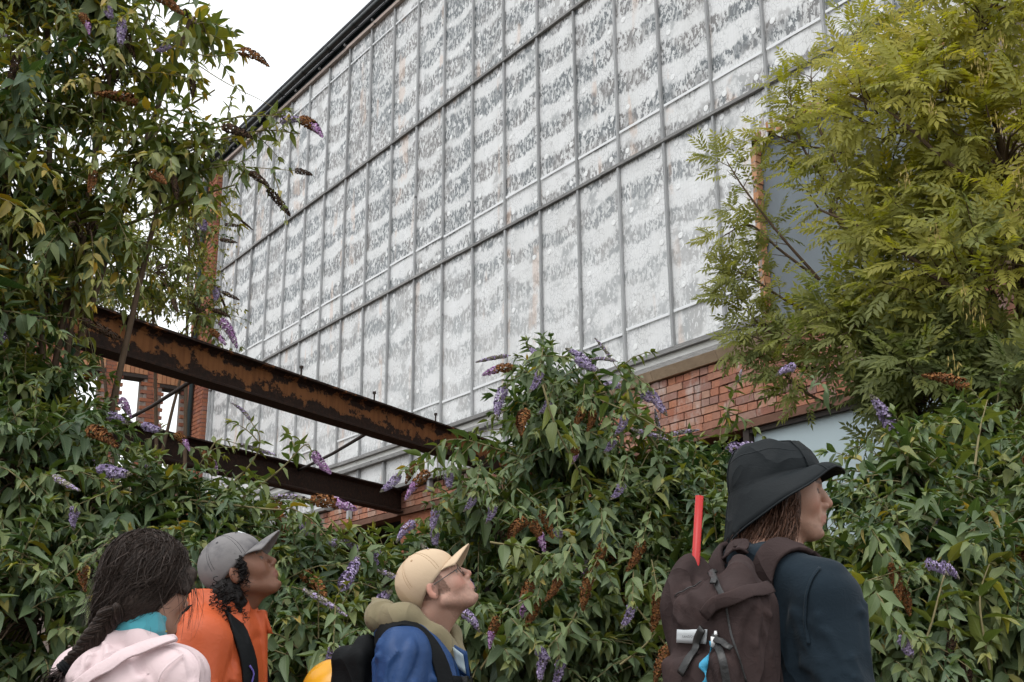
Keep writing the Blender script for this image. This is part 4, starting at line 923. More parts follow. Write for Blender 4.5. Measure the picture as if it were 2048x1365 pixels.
# ------------------------------------------------------------------ people: distance-field sculpting
def axis(lo, hi, flo, fhi, coarse, fine):
    a = list(np.arange(lo, flo, coarse)) if flo > lo else []
    b = list(np.arange(max(flo, lo), min(fhi, hi), fine)); c = list(np.arange(fhi, hi + coarse, coarse)) if fhi < hi else []
    return np.array(a + b + c)
def surface_nets(fn, xs, ys, zs):
    nx, ny, nz = len(xs), len(ys), len(zs); X, Y, Z = np.meshgrid(xs, ys, zs, indexing='ij')
    # far from the surface one sample per block of 4 x 4 x 4 is enough
    bi = [np.arange(len(a)) // 4 for a in (xs, ys, zs)]; cen = [np.array([a[b == k].mean() for k in range(b[-1] + 1)]) for a, b in zip((xs, ys, zs), bi)]
    hal = [np.array([np.ptp(a[b == k]) / 2 for k in range(b[-1] + 1)]) for a, b in zip((xs, ys, zs), bi)]
    BX, BY, BZ = np.meshgrid(*cen, indexing='ij'); HX, HY, HZ = np.meshgrid(*hal, indexing='ij')
    DB = fn(np.stack([BX.ravel(), BY.ravel(), BZ.ravel()], 1)).reshape(BX.shape); act = np.abs(DB) < 1.7 * np.sqrt(HX ** 2 + HY ** 2 + HZ ** 2) + 0.016
    ix = np.ix_(*bi); D = DB[ix].copy(); am = act[ix]; D[am] = fn(np.stack([X[am], Y[am], Z[am]], 1)); del X, Y, Z
    ins = D < 0
    sl = lambda A, i, j, k: A[i:nx - 1 + i, j:ny - 1 + j, k:nz - 1 + k]
    cnt = sum(sl(ins, i, j, k).astype(np.int8) for i in (0, 1) for j in (0, 1) for k in (0, 1)); mask = (cnt > 0) & (cnt < 8)
    ci, cj, ck = np.nonzero(mask); idx = -np.ones(mask.shape, int); idx[ci, cj, ck] = np.arange(len(ci))
    acc = np.zeros((len(ci), 3)); num = np.zeros(len(ci)); cs = [(i, j, k) for i in (0, 1) for j in (0, 1) for k in (0, 1)]
    for a in cs:
        for ax in range(3):
            if a[ax]: continue
            b = list(a); b[ax] = 1
            da = D[ci + a[0], cj + a[1], ck + a[2]]; db = D[ci + b[0], cj + b[1], ck + b[2]]; cr = (da < 0) != (db < 0)
            t = np.where(cr, da / np.where(cr, da - db, 1), 0)
            pa = np.stack([xs[ci + a[0]], ys[cj + a[1]], zs[ck + a[2]]], 1); pb = np.stack([xs[ci + b[0]], ys[cj + b[1]], zs[ck + b[2]]], 1)
            acc += np.where(cr[:, None], pa + t[:, None] * (pb - pa), 0); num += cr
    V = acc / num[:, None]; Fq = []
    for ax in range(3):
        s0 = [slice(1, -1)] * 3; s0[ax] = slice(0, -1); s1 = list(s0); s1[ax] = slice(1, None)
        A, B = ins[tuple(s0)], ins[tuple(s1)]; e = np.nonzero(A != B); flip = A[e]
        g = [e[0] + (0 if ax == 0 else 1), e[1] + (0 if ax == 1 else 1), e[2] + (0 if ax == 2 else 1)]
        u, v = [(1, 2), (2, 0), (0, 1)][ax]
        def cell(du, dv):
            h = list(g); h[u] = h[u] - du; h[v] = h[v] - dv; return idx[h[0], h[1], h[2]]
        q = np.stack([cell(1, 1), cell(0, 1), cell(0, 0), cell(1, 0)], 1); q[~flip] = q[~flip][:, ::-1]; Fq.append(q)
    return V, np.concatenate(Fq)
def ell(P, c, r, Rm=None):
    q = P - np.asarray(c)
    if Rm is not None: q = q @ Rm
    r = np.asarray(r, float); k0 = np.sqrt(((q / r) ** 2).sum(1)); k1 = np.sqrt(((q / r ** 2) ** 2).sum(1)) + 1e-9
    return k0 * (k0 - 1) / k1
def cap(P, a, b, ra, rb):
    a = np.asarray(a, float); ba = np.asarray(b, float) - a; pa = P - a; h = np.clip(pa @ ba / (ba @ ba), 0, 1)
    return np.linalg.norm(pa - h[:, None] * ba, axis=1) - (ra + (rb - ra) * h)
def smin(a, b, k): h = np.clip(0.5 + 0.5 * (b - a) / k, 0, 1); return b * (1 - h) + a * h - k * h * (1 - h)
def smax(a, b, k): return -smin(-a, -b, k)
def chain(P, pts, rad, k=0.02):
    d = None
    for i in range(len(pts) - 1):
        q = cap(P, pts[i], pts[i + 1], rad[i], rad[i + 1]); d = q if d is None else smin(d, q, k)
    return d
def rbox(P, c, h, r, Rm=None):
    q = P - np.asarray(c)
    if Rm is not None: q = q @ Rm
    q = np.abs(q) - (np.asarray(h) - r); return np.linalg.norm(np.maximum(q, 0), axis=1) + np.minimum(q.max(1), 0) - r
def noise3(P, f=1.0, seed=0.0):
    Q = P * f + seed; I = np.floor(Q); W_ = Q - I; W_ = W_ * W_ * (3 - 2 * W_); out = 0
    for i in (0, 1):
        for j in (0, 1):
            for k in (0, 1):
                h = np.modf(np.abs(np.sin((I[:, 0] + i) * 127.1 + (I[:, 1] + j) * 311.7 + (I[:, 2] + k) * 74.7) * 43758.5453))[0]
                out = out + h * (W_[:, 0] if i else 1 - W_[:, 0]) * (W_[:, 1] if j else 1 - W_[:, 1]) * (W_[:, 2] if k else 1 - W_[:, 2])
    return out
def folds(P, amp, f=9.0, seed=0.0, st=(1, 1, 0.45)):
    """soft ridged creases of cloth"""
    Q = P * np.asarray(st); w = noise3(P, 4.0, seed + 5) * 0.9
    n = noise3(Q + w[:, None] * 0.12, f, seed); return amp * (1.3 * (1 - np.abs(2 * n - 1)) ** 3 - 0.4) + amp * 0.6 * (noise3(Q, f * 2.3, seed + 9) - 0.5)
def crease(d, P, *a, **k):
    """add cloth creases to a distance field, only close to the surface"""
    m = np.abs(d) < 0.05; d = np.array(d)
    if m.any(): d[m] += folds(P[m], *a, **k)
    return d
def frame(az, pitch=0.0, roll=0.0):
    """columns: forward, left, up; az in degrees clockwise from the view direction"""
    return np.array((Matrix.Rotation(math.pi / 2 - R(az), 3, 'Z') @ Matrix.Rotation(-R(pitch), 3, 'Y') @ Matrix.Rotation(R(roll), 3, 'X')))
def smesh(name, V, Fq, mat, parent, base, tint=None, tone=None):
    return link(name, mesh_from(name, V - base, Fq, mat, True, colr=tint, tone=tone), parent)
def grid_shell(G, th):
    """closed shell from a grid of points (nu, nv, 3)"""
    nu, nv = G.shape[:2]; du = np.gradient(G, axis=0); dv = np.gradient(G, axis=1); nn = unit(np.cross(du, dv)); A_, B_ = G + nn * th / 2, G - nn * th / 2
    v = np.concatenate([A_.reshape(-1, 3), B_.reshape(-1, 3)]); m = nu * nv; f = []
    for i in range(nu - 1):
        for j in range(nv - 1):
            a, b, c, d = i * nv + j, (i + 1) * nv + j, (i + 1) * nv + j + 1, i * nv + j + 1; f += [(a, b, c, d), (m + d, m + c, m + b, m + a)]
    rim = [i * nv for i in range(nu)] + [(nu - 1) * nv + j for j in range(1, nv)] + [i * nv + nv - 1 for i in range(nu - 2, -1, -1)] + [j for j in range(nv - 2, 0, -1)]
    for a, b in zip(rim, rim[1:] + rim[:1]): f.append((b, a, m + a, m + b))
    return v, f
def hit(fn, px, py, t0, t1=None):
    """first point of a surface along the view ray through a photo pixel"""
    d = ray(px, py); dn = np.linalg.norm(d); t = t0
    for _ in range(80):
        q = fn((CAMP + d * t)[None])[0]
        if q < 0.0008: break
        t += 0.7 * q / dn
        if t > t0 + 2.5: break
    return CAMP + d * t
def snap(fn, P, off=0.006):
    P = np.array(P, float)
    for _ in range(8):
        e = 0.004; g = np.stack([(fn(P + np.eye(3)[i] * e) - fn(P - np.eye(3)[i] * e)) / (2 * e) for i in range(3)], 1)
        P = P - np.clip(0.8 * (fn(P) - off), -0.03, 0.03)[:, None] * unit(g)
    return P, unit(g)
def strap_mesh(fn, pts, w, th=0.007, off=0.004, n=26, arch=0.0):
    """a flat band laid over a surface"""
    C = spline(np.array(pts), n); C, nr = snap(fn, C, off); C = C * 1.0
    for _ in range(2): C[1:-1] = 0.25 * C[:-2] + 0.5 * C[1:-1] + 0.25 * C[2:]; nr[1:-1] = unit(nr[:-2] + nr[1:-1] + nr[2:])
    tg = unit(np.gradient(C, axis=0)); b = unit(np.cross(tg, nr)); G = np.stack([C + b * w * q + nr * (th * (1 - abs(q) ** 2 * 1.2)) for q in (-0.5, -0.42, 0, 0.42, 0.5)], 1)
    return grid_shell(G, th)

def make_ridges(p, base_fn, spec, seed):
    """drawn folds of cloth: tapered ridges laid just under a surface, fanning out from points of strain"""
    r = np.random.default_rng(seed); out = []
    for st, dr, n, L, rad in spec:
        for i in range(n):
            a = np.asarray(st, float) + r.normal(0, .018, 3); d = unit(np.asarray(dr, float) + r.normal(0, .38, 3)); l = r.uniform(*L)
            P, _ = snap(base_fn, p.bw(np.array([a, a + d * l * 0.5 + r.normal(0, .012, 3), a + d * l])), -0.001 * p.k); k = r.uniform(0.7, 1.25) * rad; out.append((P, (k, k * 0.8, k * 0.35)))
    return out
def ridged(d, P, ridges, k):
    near = np.abs(d) < 0.06; d = np.array(d)
    if near.any():
        Q = P[near]; e = d[near]
        for pts, rad in ridges:
            c = (pts[0] + pts[2]) / 2; g = ((Q - c) ** 2).sum(1) < (np.linalg.norm(pts - c, axis=1).max() + 0.04) ** 2
            if g.any(): e[g] = smin(e[g], chain(Q[g], pts, rad, 0.006) / k, 0.008)
        d[near] = e
    return d
def mat_skin(name):
    m = Mat(name); c = m.attr('tint', 'Color'); g = m.coord('Object'); n = m.noise(g, 60, 4)
    c = m.mix(m.math('MULTIPLY', n, 0.3), c, m.mix(1.0, c, (0.85, 0.58, 0.5, 1), 'MULTIPLY')); c = m.mix(m.math('MULTIPLY', m.noise(g, 260, 3), 0.35), c, m.mix(1.0, c, (0.62, 0.52, 0.48, 1), 'MULTIPLY'))
    m.bump(m.noise(g, 350, 3), 0.12, 0.002); m.b.inputs['Subsurface Weight'].default_value = 0.12; m.b.inputs['Subsurface Radius'].default_value = (0.012, 0.005, 0.003); m.b.inputs['Subsurface Scale'].default_value = 0.5
    return m.fin(c, 0.5, 0.35)
def mat_cloth(name, color, var=0.16, rough=0.8, spec=0.12, weave=900.0, bump=0.25, dirty=None, sheen=0.0, wrinkle=1.0):
    m = Mat(name); g = m.coord('Object'); n = m.noise(g, 7, 5, 0.6); n2 = m.noise(g, weave * 0.3, 2)
    c = m.mix(1.0, (*color, 1), m.math('MULTIPLY_ADD', n, 2 * var, 1 - var), 'MULTIPLY')
    if dirty: c = m.mix(m.math('MULTIPLY', m.step(m.noise(g, 11, 5, 0.65), 0.5, 0.72), 0.7), c, (*dirty, 1))
    wr = m.noise(m.mapped(g, (1, 1, 0.6), rot=(0.3, 0.2, 0)), 4.2, 2, 0.45, 1.2); wr = m.math('SUBTRACT', 1.0, m.math('ABSOLUTE', m.math('MULTIPLY_ADD', wr, 2.0, -1.0))); wr = m.math('POWER', wr, 7.0)
    wr2 = m.noise(m.mapped(g, (1, 1, 1.4)), 19, 2, 0.5, 1.2); wr2 = m.math('POWER', m.math('SUBTRACT', 1.0, m.math('ABSOLUTE', m.math('MULTIPLY_ADD', wr2, 2.0, -1.0))), 5.0)
    hgt = m.math('ADD', m.math('MULTIPLY', m.math('ADD', wr, m.math('MULTIPLY', wr2, 0.06)), wrinkle * 0.45), m.math('MULTIPLY', m.math('ADD', m.math('MULTIPLY', n2, 0.35), m.noise(g, 38, 4)), bump * 0.12))
    brd = m.noise(m.mapped(g, (1, 1, 0.7), rot=(0.5, -0.3, 0.2)), 6.0, 1, 0.4, 0.8); hgt = m.math('ADD', hgt, m.math('MULTIPLY', brd, 1.5 * wrinkle))
    m.bump(hgt, 0.9, 0.018)
    if sheen: m.b.inputs['Sheen Weight'].default_value = sheen
    return m.fin(c, rough, spec)
def mat_hair(name, a, b):
    m = Mat(name); g = m.coord('Object'); c = m.ramp(m.noise(m.mapped(g, (3, 3, 0.7)), 90, 3), [(0.3, a), (0.7, b)])
    c = m.mix(1.0, c, m.math('MULTIPLY_ADD', m.attr('tone'), 0.9, 0.55), 'MULTIPLY'); m.bump(m.noise(m.mapped(g, (3, 3, 0.5)), 160, 3), 0.35, 0.004)
    return m.fin(c, 0.5, 0.2)
M['skin'] = mat_skin('skin')

HEAD_N = 0
def head_sdf(q, nose=1.0, female=False):
    """head in its own frame: x forward, y left, z up, origin between the ears; metres"""
    s = np.stack([q[:, 0], np.abs(q[:, 1]), q[:, 2]], 1)
    d = ell(q, (-0.014, 0, 0.045), (0.099, 0.077, 0.088))
    d = smin(d, ell(q, (0.030, 0, -0.012), (0.062, 0.062, 0.088)), 0.03)
    d = smin(d, cap(s, (-0.004, 0.050, -0.052), (0.066, 0.013, -0.0955), 0.019, 0.014), 0.024)
    d = smin(d, ell(q, (0.081, 0, -0.0945), (0.0165, 0.019, 0.0145)), 0.014)
    d = smin(d, cap(q, (0.055, 0, -0.070), (0.081, 0, -0.060), 0.032, 0.0175), 0.034)
    d = smin(d, cap(s, (0.086, 0.006, 0.030), (0.066, 0.046, 0.026), 0.011, 0.010), 0.016)
    d = smin(d, ell(s, (0.060, 0.043, -0.018), (0.021, 0.017, 0.026)), 0.03)
    d = smax(d, -ell(s, (0.099, 0.032, 0.005), (0.020, 0.018, 0.013)), 0.010)
    d = smin(d, ell(s, (0.0745, 0.031, 0.006), (0.0125, 0.0135, 0.0120)), 0.003)
    d = smin(d, cap(s, (0.0845, 0.020, 0.0105), (0.0745, 0.046, 0.0085), 0.0040, 0.0035), 0.003)
    d = smin(d, chain(q, [(0.080, 0, 0.026), (0.098 * nose, 0, 0.001), (0.1115 * nose, 0, -0.0205)], [0.0115, 0.0098, 0.0108], 0.006), 0.009)
    d = smin(d, cap(q, (0.108, 0, -0.024), (0.090, 0, -0.038), 0.0088, 0.010), 0.006)
    d = smin(d, ell(s, (0.0985, 0.0125, -0.0285), (0.0125, 0.0075, 0.0085)), 0.005)
    d = smin(d, cap(q, (0.090, 0, -0.036), (0.0925, 0, -0.050), 0.010, 0.0105), 0.012)
    d = smin(d, chain(s, [(0.1005, 0, -0.0555), (0.095, 0.012, -0.0560), (0.083, 0.023, -0.0605)], [0.0052, 0.0048, 0.003], 0.004), 0.005)
    d = smin(d, chain(s, [(0.0980, 0, -0.0680), (0.093, 0.011, -0.0670), (0.083, 0.022, -0.0625)], [0.0060, 0.0052, 0.003], 0.004), 0.005)
    d = smax(d, -chain(s, [(0.112, 0, -0.0618), (0.104, 0.012, -0.0616), (0.092, 0.026, -0.0615)], [0.0022] * 3, 0.003), 0.003)
    d = smax(d, -ell(q, (0.1055, 0, -0.0825), (0.012, 0.026, 0.0065)), 0.010)
    Re = np.array(Matrix.Rotation(R(14), 3, 'Y') @ Matrix.Rotation(R(-18), 3, 'Z'))
    ear = ell(s, (-0.014, 0.0795, -0.004), (0.019, 0.0085, 0.031), Re); ear = smax(ear, -ell(s, (-0.008, 0.0895, -0.002), (0.0095, 0.0075, 0.018), Re), 0.005)
    return smin(d, ear, 0.006)
def neck_torso(q, inflate=0.0, fat=1.0, arm=0.0, fwd=0.0):
    """trunk and arms in the body frame, origin at the base of the neck; hands go into the pockets"""
    s = np.stack([q[:, 0], np.abs(q[:, 1]), q[:, 2]], 1)
    d = ell(q, (0.015, 0, -0.22), (0.115 * fat, 0.165 * fat, 0.235))
    d = smin(d, ell(q, (0.01, 0, -0.46), (0.108 * fat, 0.148 * fat, 0.20)), 0.08); d = smin(d, ell(q, (-0.005, 0, -0.62), (0.112, 0.162, 0.13)), 0.08)
    d = smin(d, cap(s, (-0.030, 0.035, 0.005), (-0.008, 0.165, -0.062), 0.046, 0.052), 0.06)
    sh = (0.0 + fwd, 0.180 * fat, -0.085); el = (-0.02 + arm, 0.235 * fat, -0.355); ha = (0.15, 0.15, -0.53)
    a = smin(cap(s, sh, el, 0.058, 0.044), cap(s, el, ha, 0.043, 0.034), 0.02)
    return smin(d, a, 0.045) - inflate
def legs_sdf(q):
    s = np.stack([q[:, 0], np.abs(q[:, 1]), q[:, 2]], 1); d = ell(q, (-0.005, 0, -0.64), (0.115, 0.165, 0.13))
    d = smin(d, cap(s, (0, 0.085, -0.70), (0.015, 0.095, -1.06), 0.092, 0.060), 0.05); d = smin(d, cap(s, (0.015, 0.095, -1.06), (-0.01, 0.10, -1.43), 0.058, 0.040), 0.03)
    return smin(d, cap(s, (-0.02, 0.10, -1.465), (0.13, 0.115, -1.475), 0.034, 0.028), 0.03)
class Person:
    def __init__(s, label, C, head, neck, body_az, lean=0.0, skin=(0.5, 0.32, 0.25), lips=(0.42, 0.18, 0.15), brow=(0.05, 0.03, 0.02), iris=(0.05, 0.04, 0.03), nose=1.0, fat=1.0, arm=0.0, hscale=1.0, blush=0.4):
        s.C = np.asarray(C, float); s.RH = frame(*head); s.NB = np.asarray(neck, float); s.RB = frame(body_az, lean); s.k = s.NB[2] / 1.50; s.hk = hscale
        s.base = np.array([s.NB[0], s.NB[1], 0.0]); s.o = thing('person', label, 'person', s.base, 0, 'people looking up at the building'); s.fat, s.arm, s.nose = fat, arm, nose
        s.skin, s.lips, s.brow, s.iris, s.blush = [np.array(x) if not np.isscalar(x) else x for x in (skin, lips, brow, iris, blush)]
    def hl(s, P): return ((P - s.C) @ s.RH) / s.hk
    def bl(s, P): return ((P - s.NB) @ s.RB) / s.k
    def hw(s, q): return s.C + (np.asarray(q, float) * s.hk) @ s.RH.T
    def bw(s, q): return s.NB + (np.asarray(q, float) * s.k) @ s.RB.T
    def body_sdf(s, P):
        q = s.bl(P); d = np.minimum(neck_torso(q, 0, s.fat, s.arm), 9); d = smin(d, legs_sdf(q), 0.03) * s.k
        hb = s.hw((-0.028, 0, -0.045)); nk = cap(P, hb, s.bw((-0.012, 0, -0.01)), 0.052 * s.hk, 0.060 * s.hk); d = smin(d, nk, 0.03)
        throat = cap(P, s.hw((0.035, 0, -0.075)), s.bw((0.045, 0, -0.03)), 0.024, 0.030); d = smin(d, throat, 0.035)
        near = np.abs(P - s.C).max(1) < 0.24; h = np.full(len(P), 1.0); h[near] = head_sdf(s.hl(P[near]), s.nose) * s.hk
        return smin(d, h, 0.014)
    def build_body(s):
        c = s.C; n = s.NB
        V, Fq = surface_nets(s.body_sdf, axis(n[0] - .48, n[0] + .48, c[0] - .15, c[0] + .15, .03, .0042), axis(n[1] - .48, n[1] + .48, c[1] - .15, c[1] + .15, .03, .0042), axis(-0.03, c[2] + .2, c[2] - .18, c[2] + .2, .03, .0042))
        q = s.hl(V); a = np.abs(q[:, 1]); near = np.abs(q).max(1) < 0.2
        col_ = np.tile(s.skin, (len(V), 1)); w = lambda x: np.clip(x, 0, 1)[:, None]
        g = lambda c0, r: np.exp(-(((np.stack([q[:, 0], a, q[:, 2]], 1) - c0) / r) ** 2).sum(1))
        red = s.skin * np.array([1.0, 0.70, 0.66])
        for c0, r in (((0.075, 0.045, -0.03), (0.03, 0.022, 0.022)), ((0.115, 0, -0.025), (0.02, 0.016, 0.014)), ((-0.014, 0.085, -0.004), (0.03, 0.012, 0.035))): col_ += (red - col_) * w(g(c0, r) * s.blush)
        lip = w(1.15 * np.exp(-(((q[:, 2] + 0.0618) / 0.0095) ** 4)) * (q[:, 0] > 0.088) * (a < 0.023) * (q[:, 0] > 0.094 - 0.6 * np.maximum(a - 0.012, 0))); col_ += (s.lips - col_) * lip * 0.55
        zb = 0.0285 - 0.1 * np.maximum(a - 0.03, 0); col_ += (s.brow - col_) * w((np.abs(q[:, 2] - zb) < 0.0052) * (a > 0.012) * (a < 0.052) * (q[:, 0] > 0.05) * 0.8)
        ev = ((a - 0.031) / 0.0125) ** 2 + ((q[:, 2] - 0.0045) / 0.0062) ** 2; eye = (ev < 1) & (q[:, 0] > 0.078); col_[eye] = (0.30, 0.28, 0.27)
        ir = eye & ((((a - 0.032) / 0.0062) ** 2 + ((q[:, 2] - 0.005) / 0.0062) ** 2) < 1); col_[ir] = s.iris
        lid = (ev < 1.9) & (ev > 0.85) & (q[:, 0] > 0.07) & (q[:, 2] > 0.004); col_[lid] = s.brow * 0.9 + s.skin * 0.12
        if hasattr(s, 'paint'): s.paint(q, a, col_, near)
        smesh('body', V, Fq, M['skin'], s.o, s.base, np.clip(col_, 0.005, 1))
        return s
    def garment(s, name, fn, mat, lo, hi, res, zfine=None, tint=None, parent=None):
        """mesh a garment; fn takes world points; lo/hi corners in world; finer above zfine"""
        zs = axis(lo[2], hi[2], zfine if zfine is not None else lo[2], hi[2], 0.03, res)
        V, Fq = surface_nets(fn, np.arange(lo[0], hi[0], res), np.arange(lo[1], hi[1], res), zs); s.last = (V, Fq)
        return smesh(name, V, Fq, mat, parent or s.o, s.base, tint(V) if tint else None)
    def trousers(s, mat):
        fn = lambda P: smax((legs_sdf(s.bl(P)) - 0.010) * s.k, P[:, 2] - s.bw((0, 0, -0.58))[2], 0.01); n = s.NB
        V, Fq = surface_nets(fn, np.arange(n[0] - .35, n[0] + .35, .02), np.arange(n[1] - .35, n[1] + .35, .02), np.arange(-0.04, n[2] - .5, .024)); smesh('trousers', V, Fq, mat, s.o, s.base)
def ribbons(paths, w, name, mat, parent, base, r=rng, taper=True, flat=None):
    """hair locks: narrow strips along many paths"""
    VS, FS, TS, off = [], [], [], 0
    for P in paths:
        P = np.asarray(P); n = len(P); tg = unit(np.gradient(P, axis=0)); sd = unit(np.cross(tg, unit(r.normal(0, 1, 3) * 0.6 + (flat if flat is not None else 0)))); ww = w * r.uniform(0.6, 1.3) * (np.linspace(1, 0.25, n) if taper else np.ones(n)) / 2
        VS.append(np.stack([P - sd * ww[:, None], P + sd * ww[:, None]], 1).reshape(-1, 3)); i = np.arange(n - 1) * 2 + off; FS.append(np.stack([i, i + 1, i + 3, i + 2], 1)); TS.append(np.full(2 * n, r.random())); off += 2 * n
    return link(name, mesh_from(name, np.concatenate(VS) - base, np.concatenate(FS), mat, True, tone=np.concatenate(TS)), parent)
def make_cap(p, mat, seam_mat, center=(-0.012, 0, 0.050), rad=(0.110, 0.090, 0.098), rim=(0.032, 0.020), brim_len=0.078, brim_up=0.10, tilt=0.0, brim_mat=None):
    """a six panel cap: crown (part) with brim, button, eyelets and strap as sub-parts"""
    Rt = np.array(Matrix.Rotation(R(tilt), 3, 'Y')); cx = np.asarray(center); nu, nv = 73, 18
    def pt(u, e): 
        fr = 1 + 0.06 * max(0, math.cos(u)) * math.cos(e) ** 2
        seam = min(abs((u - k * math.pi / 3 + math.pi) % (2 * math.pi) - math.pi) for k in range(6)); g = 1 - 0.012 * math.exp(-(seam / 0.035) ** 2) + 0.004 * math.sin(3 * u + 4 * e) * math.cos(e)
        return cx + np.array([rad[0] * fr * math.cos(e) ** 0.9 * math.cos(u), rad[1] * math.cos(e) ** 0.9 * math.sin(u), rad[2] * math.sin(e)]) * g @ Rt.T
    G = np.zeros((nu, nv, 3))
    for i in range(nu):
        u = 2 * math.pi * i / (nu - 1); zr = rim[0] + rim[1] * math.cos(u); e0 = math.asin(np.clip((zr - cx[2]) / rad[2], -0.95, 0.9))
        for j in range(nv): G[i, j] = pt(u, e0 + (math.pi / 2 - 0.001 - e0) * j / (nv - 1))
    v, f = grid_shell(p.hw(G.reshape(-1, 3)).reshape(G.shape), 0.003); crown = link('cap', mesh_from('cap', v - p.base, f, mat, True), p.o)
    nb, mb = 25, 9; Bm = np.zeros((nb, mb, 3))
    for i in range(nb):
        ph = R(-60) + R(120) * i / (nb - 1); zr = rim[0] + rim[1] * math.cos(ph); e0 = math.asin(np.clip((zr - cx[2]) / rad[2], -0.95, 0.9)); b0 = pt(ph, e0 + 0.03)
        L = brim_len * math.cos(ph * 0.98) ** 0.55
        for j in range(mb):
            t = j / (mb - 1); Bm[i, j] = b0 + np.array([L * t, 0.012 * t * math.sin(ph), brim_up * L * t - 0.012 * t * t - 0.020 * abs(math.sin(ph)) ** 1.7 * t])
    v, f = grid_shell(p.hw(Bm.reshape(-1, 3)).reshape(Bm.shape), 0.004); link('brim', mesh_from('brim', v - p.base, f, brim_mat or mat, True), crown)
    top = p.hw(pt(0.0, math.pi / 2 - 0.001)); n = p.RH[:, 2]; v, f = tube([top - n * 0.003, top + n * 0.003, top + n * 0.006], [0.009, 0.008, 0.003], 10); link('button', mesh_from('button', v - p.base, f, seam_mat, True), crown)
    for k in range(6):
        u = (k + 0.5) * math.pi / 3; q = pt(u, 0.85); o = unit(q - cx); a, b = p.hw(q - o * 0.001), p.hw(q + o * 0.0022); v, f = tube([a, b], 0.0042, 8); link('eyelet', mesh_from('eyelet', v - p.base, f, seam_mat), crown)
    for k in range(6):                                         # double row of stitching along each seam
        for sg in (-1, 1):
            u = k * math.pi / 3 + sg * 0.05; L = [p.hw(cx + (pt(u, e) - cx) * 1.012) for e in np.linspace(-0.05, 1.45, 12)]; v, f = tube(L, 0.0009, 3, False); link('stitching', mesh_from('stitching', v - p.base, f, seam_mat), crown)
    return crown

M['pink'] = mat_cloth('pale_pink_shell', (0.70, 0.55, 0.56), 0.06, 0.6, 0.3, bump=0.2)
M['orange'] = mat_cloth('orange_shell', (0.52, 0.098, 0.030), 0.10, 0.55, 0.35, bump=0.25)
M['blue'] = mat_cloth('blue_shell', (0.016, 0.052, 0.155), 0.15, 0.5, 0.3, bump=0.25)
M['lining'] = mat_cloth('pale_lining', (0.48, 0.58, 0.62), 0.06, 0.6, 0.3)
M['olive'] = mat_cloth('olive_fleece', (0.235, 0.20, 0.125), 0.10, 0.95, 0.05, bump=0.35, sheen=0.1)
M['beige_cap'] = mat_cloth('beige_twill', (0.58, 0.44, 0.305), 0.07, 0.85, 0.15, bump=0.35, wrinkle=0.35)
M['grey_cap'] = mat_cloth('washed_grey_denim', (0.21, 0.20, 0.20), 0.25, 0.85, 0.1, bump=0.4, dirty=(0.10, 0.097, 0.105), wrinkle=0.4)
M['black_cloth'] = mat_cloth('black_webbing', (0.006, 0.007, 0.008), 0.2, 0.7, 0.15)
M['brown_canvas'] = mat_cloth('dark_brown_canvas', (0.046, 0.032, 0.031), 0.25, 0.85, 0.1, bump=0.5, dirty=(0.066, 0.043, 0.040), wrinkle=1.3)
M['jumper'] = mat_cloth('dark_teal_knit', (0.013, 0.022, 0.031), 0.2, 0.9, 0.1, bump=0.5, sheen=0.08, wrinkle=0.9)
M['hat'] = mat_cloth('black_waxed_cotton', (0.007, 0.010, 0.012), 0.3, 0.62, 0.2, bump=0.4, wrinkle=0.6)
M['teal'] = mat_cloth('turquoise_fleece', (0.085, 0.36, 0.43), 0.08, 0.95, 0.1, bump=0.4, sheen=0.3, wrinkle=0.5)
M['piping'] = simple('yellow_piping', (0.62, 0.42, 0.08), 0.7, 0.2, 0.1)
M['jeans'] = mat_cloth('dark_jeans', (0.03, 0.035, 0.05), 0.2)
M['leather'] = simple('black_leather', (0.012, 0.012, 0.012), 0.4, 0.5, 0.3, 30, 0.2)
M['red_tube'] = simple('red_plastic_tube', (0.46, 0.022, 0.02), 0.4, 0.4, 0.06, 10)
M['paper'] = simple('white_label', (0.60, 0.63, 0.65), 0.6, 0.2, 0.06, 20)
M['ink'] = simple('label_print', (0.10, 0.10, 0.11), 0.7, 0.2, 0.02)
M['metal'] = simple('bright_metal', (0.6, 0.6, 0.6), 0.3, 0.5, 0.1, 30, 0, 1.0)
M['ribbon'] = simple('blue_printed_ribbon', (0.06, 0.33, 0.52), 0.6, 0.2, 0.7, 60)
M['yellow'] = simple('yellow_hard_hat', (0.85, 0.40, 0.015), 0.3, 0.5, 0.05, 6)
M['hair_dark'] = mat_hair('dark_brown_hair', (0.022, 0.016, 0.013), (0.055, 0.038, 0.031))
M['hair_black'] = mat_hair('black_curls', (0.006, 0.005, 0.005), (0.014, 0.011, 0.010))
M['hair_brown'] = mat_hair('brown_hair', (0.045, 0.022, 0.014), (0.12, 0.06, 0.038))

def neck_hole(p, P, r=0.064, lo=-0.06):
    return cap(P, p.bw((0.015, 0, lo)), p.hw((-0.02, 0, -0.04)), r, r * 1.05)
def box_of(p, zlo=0.62, ztop=0.20, r=0.40): return (p.NB - [r, r, zlo], p.NB + [r, r, ztop])

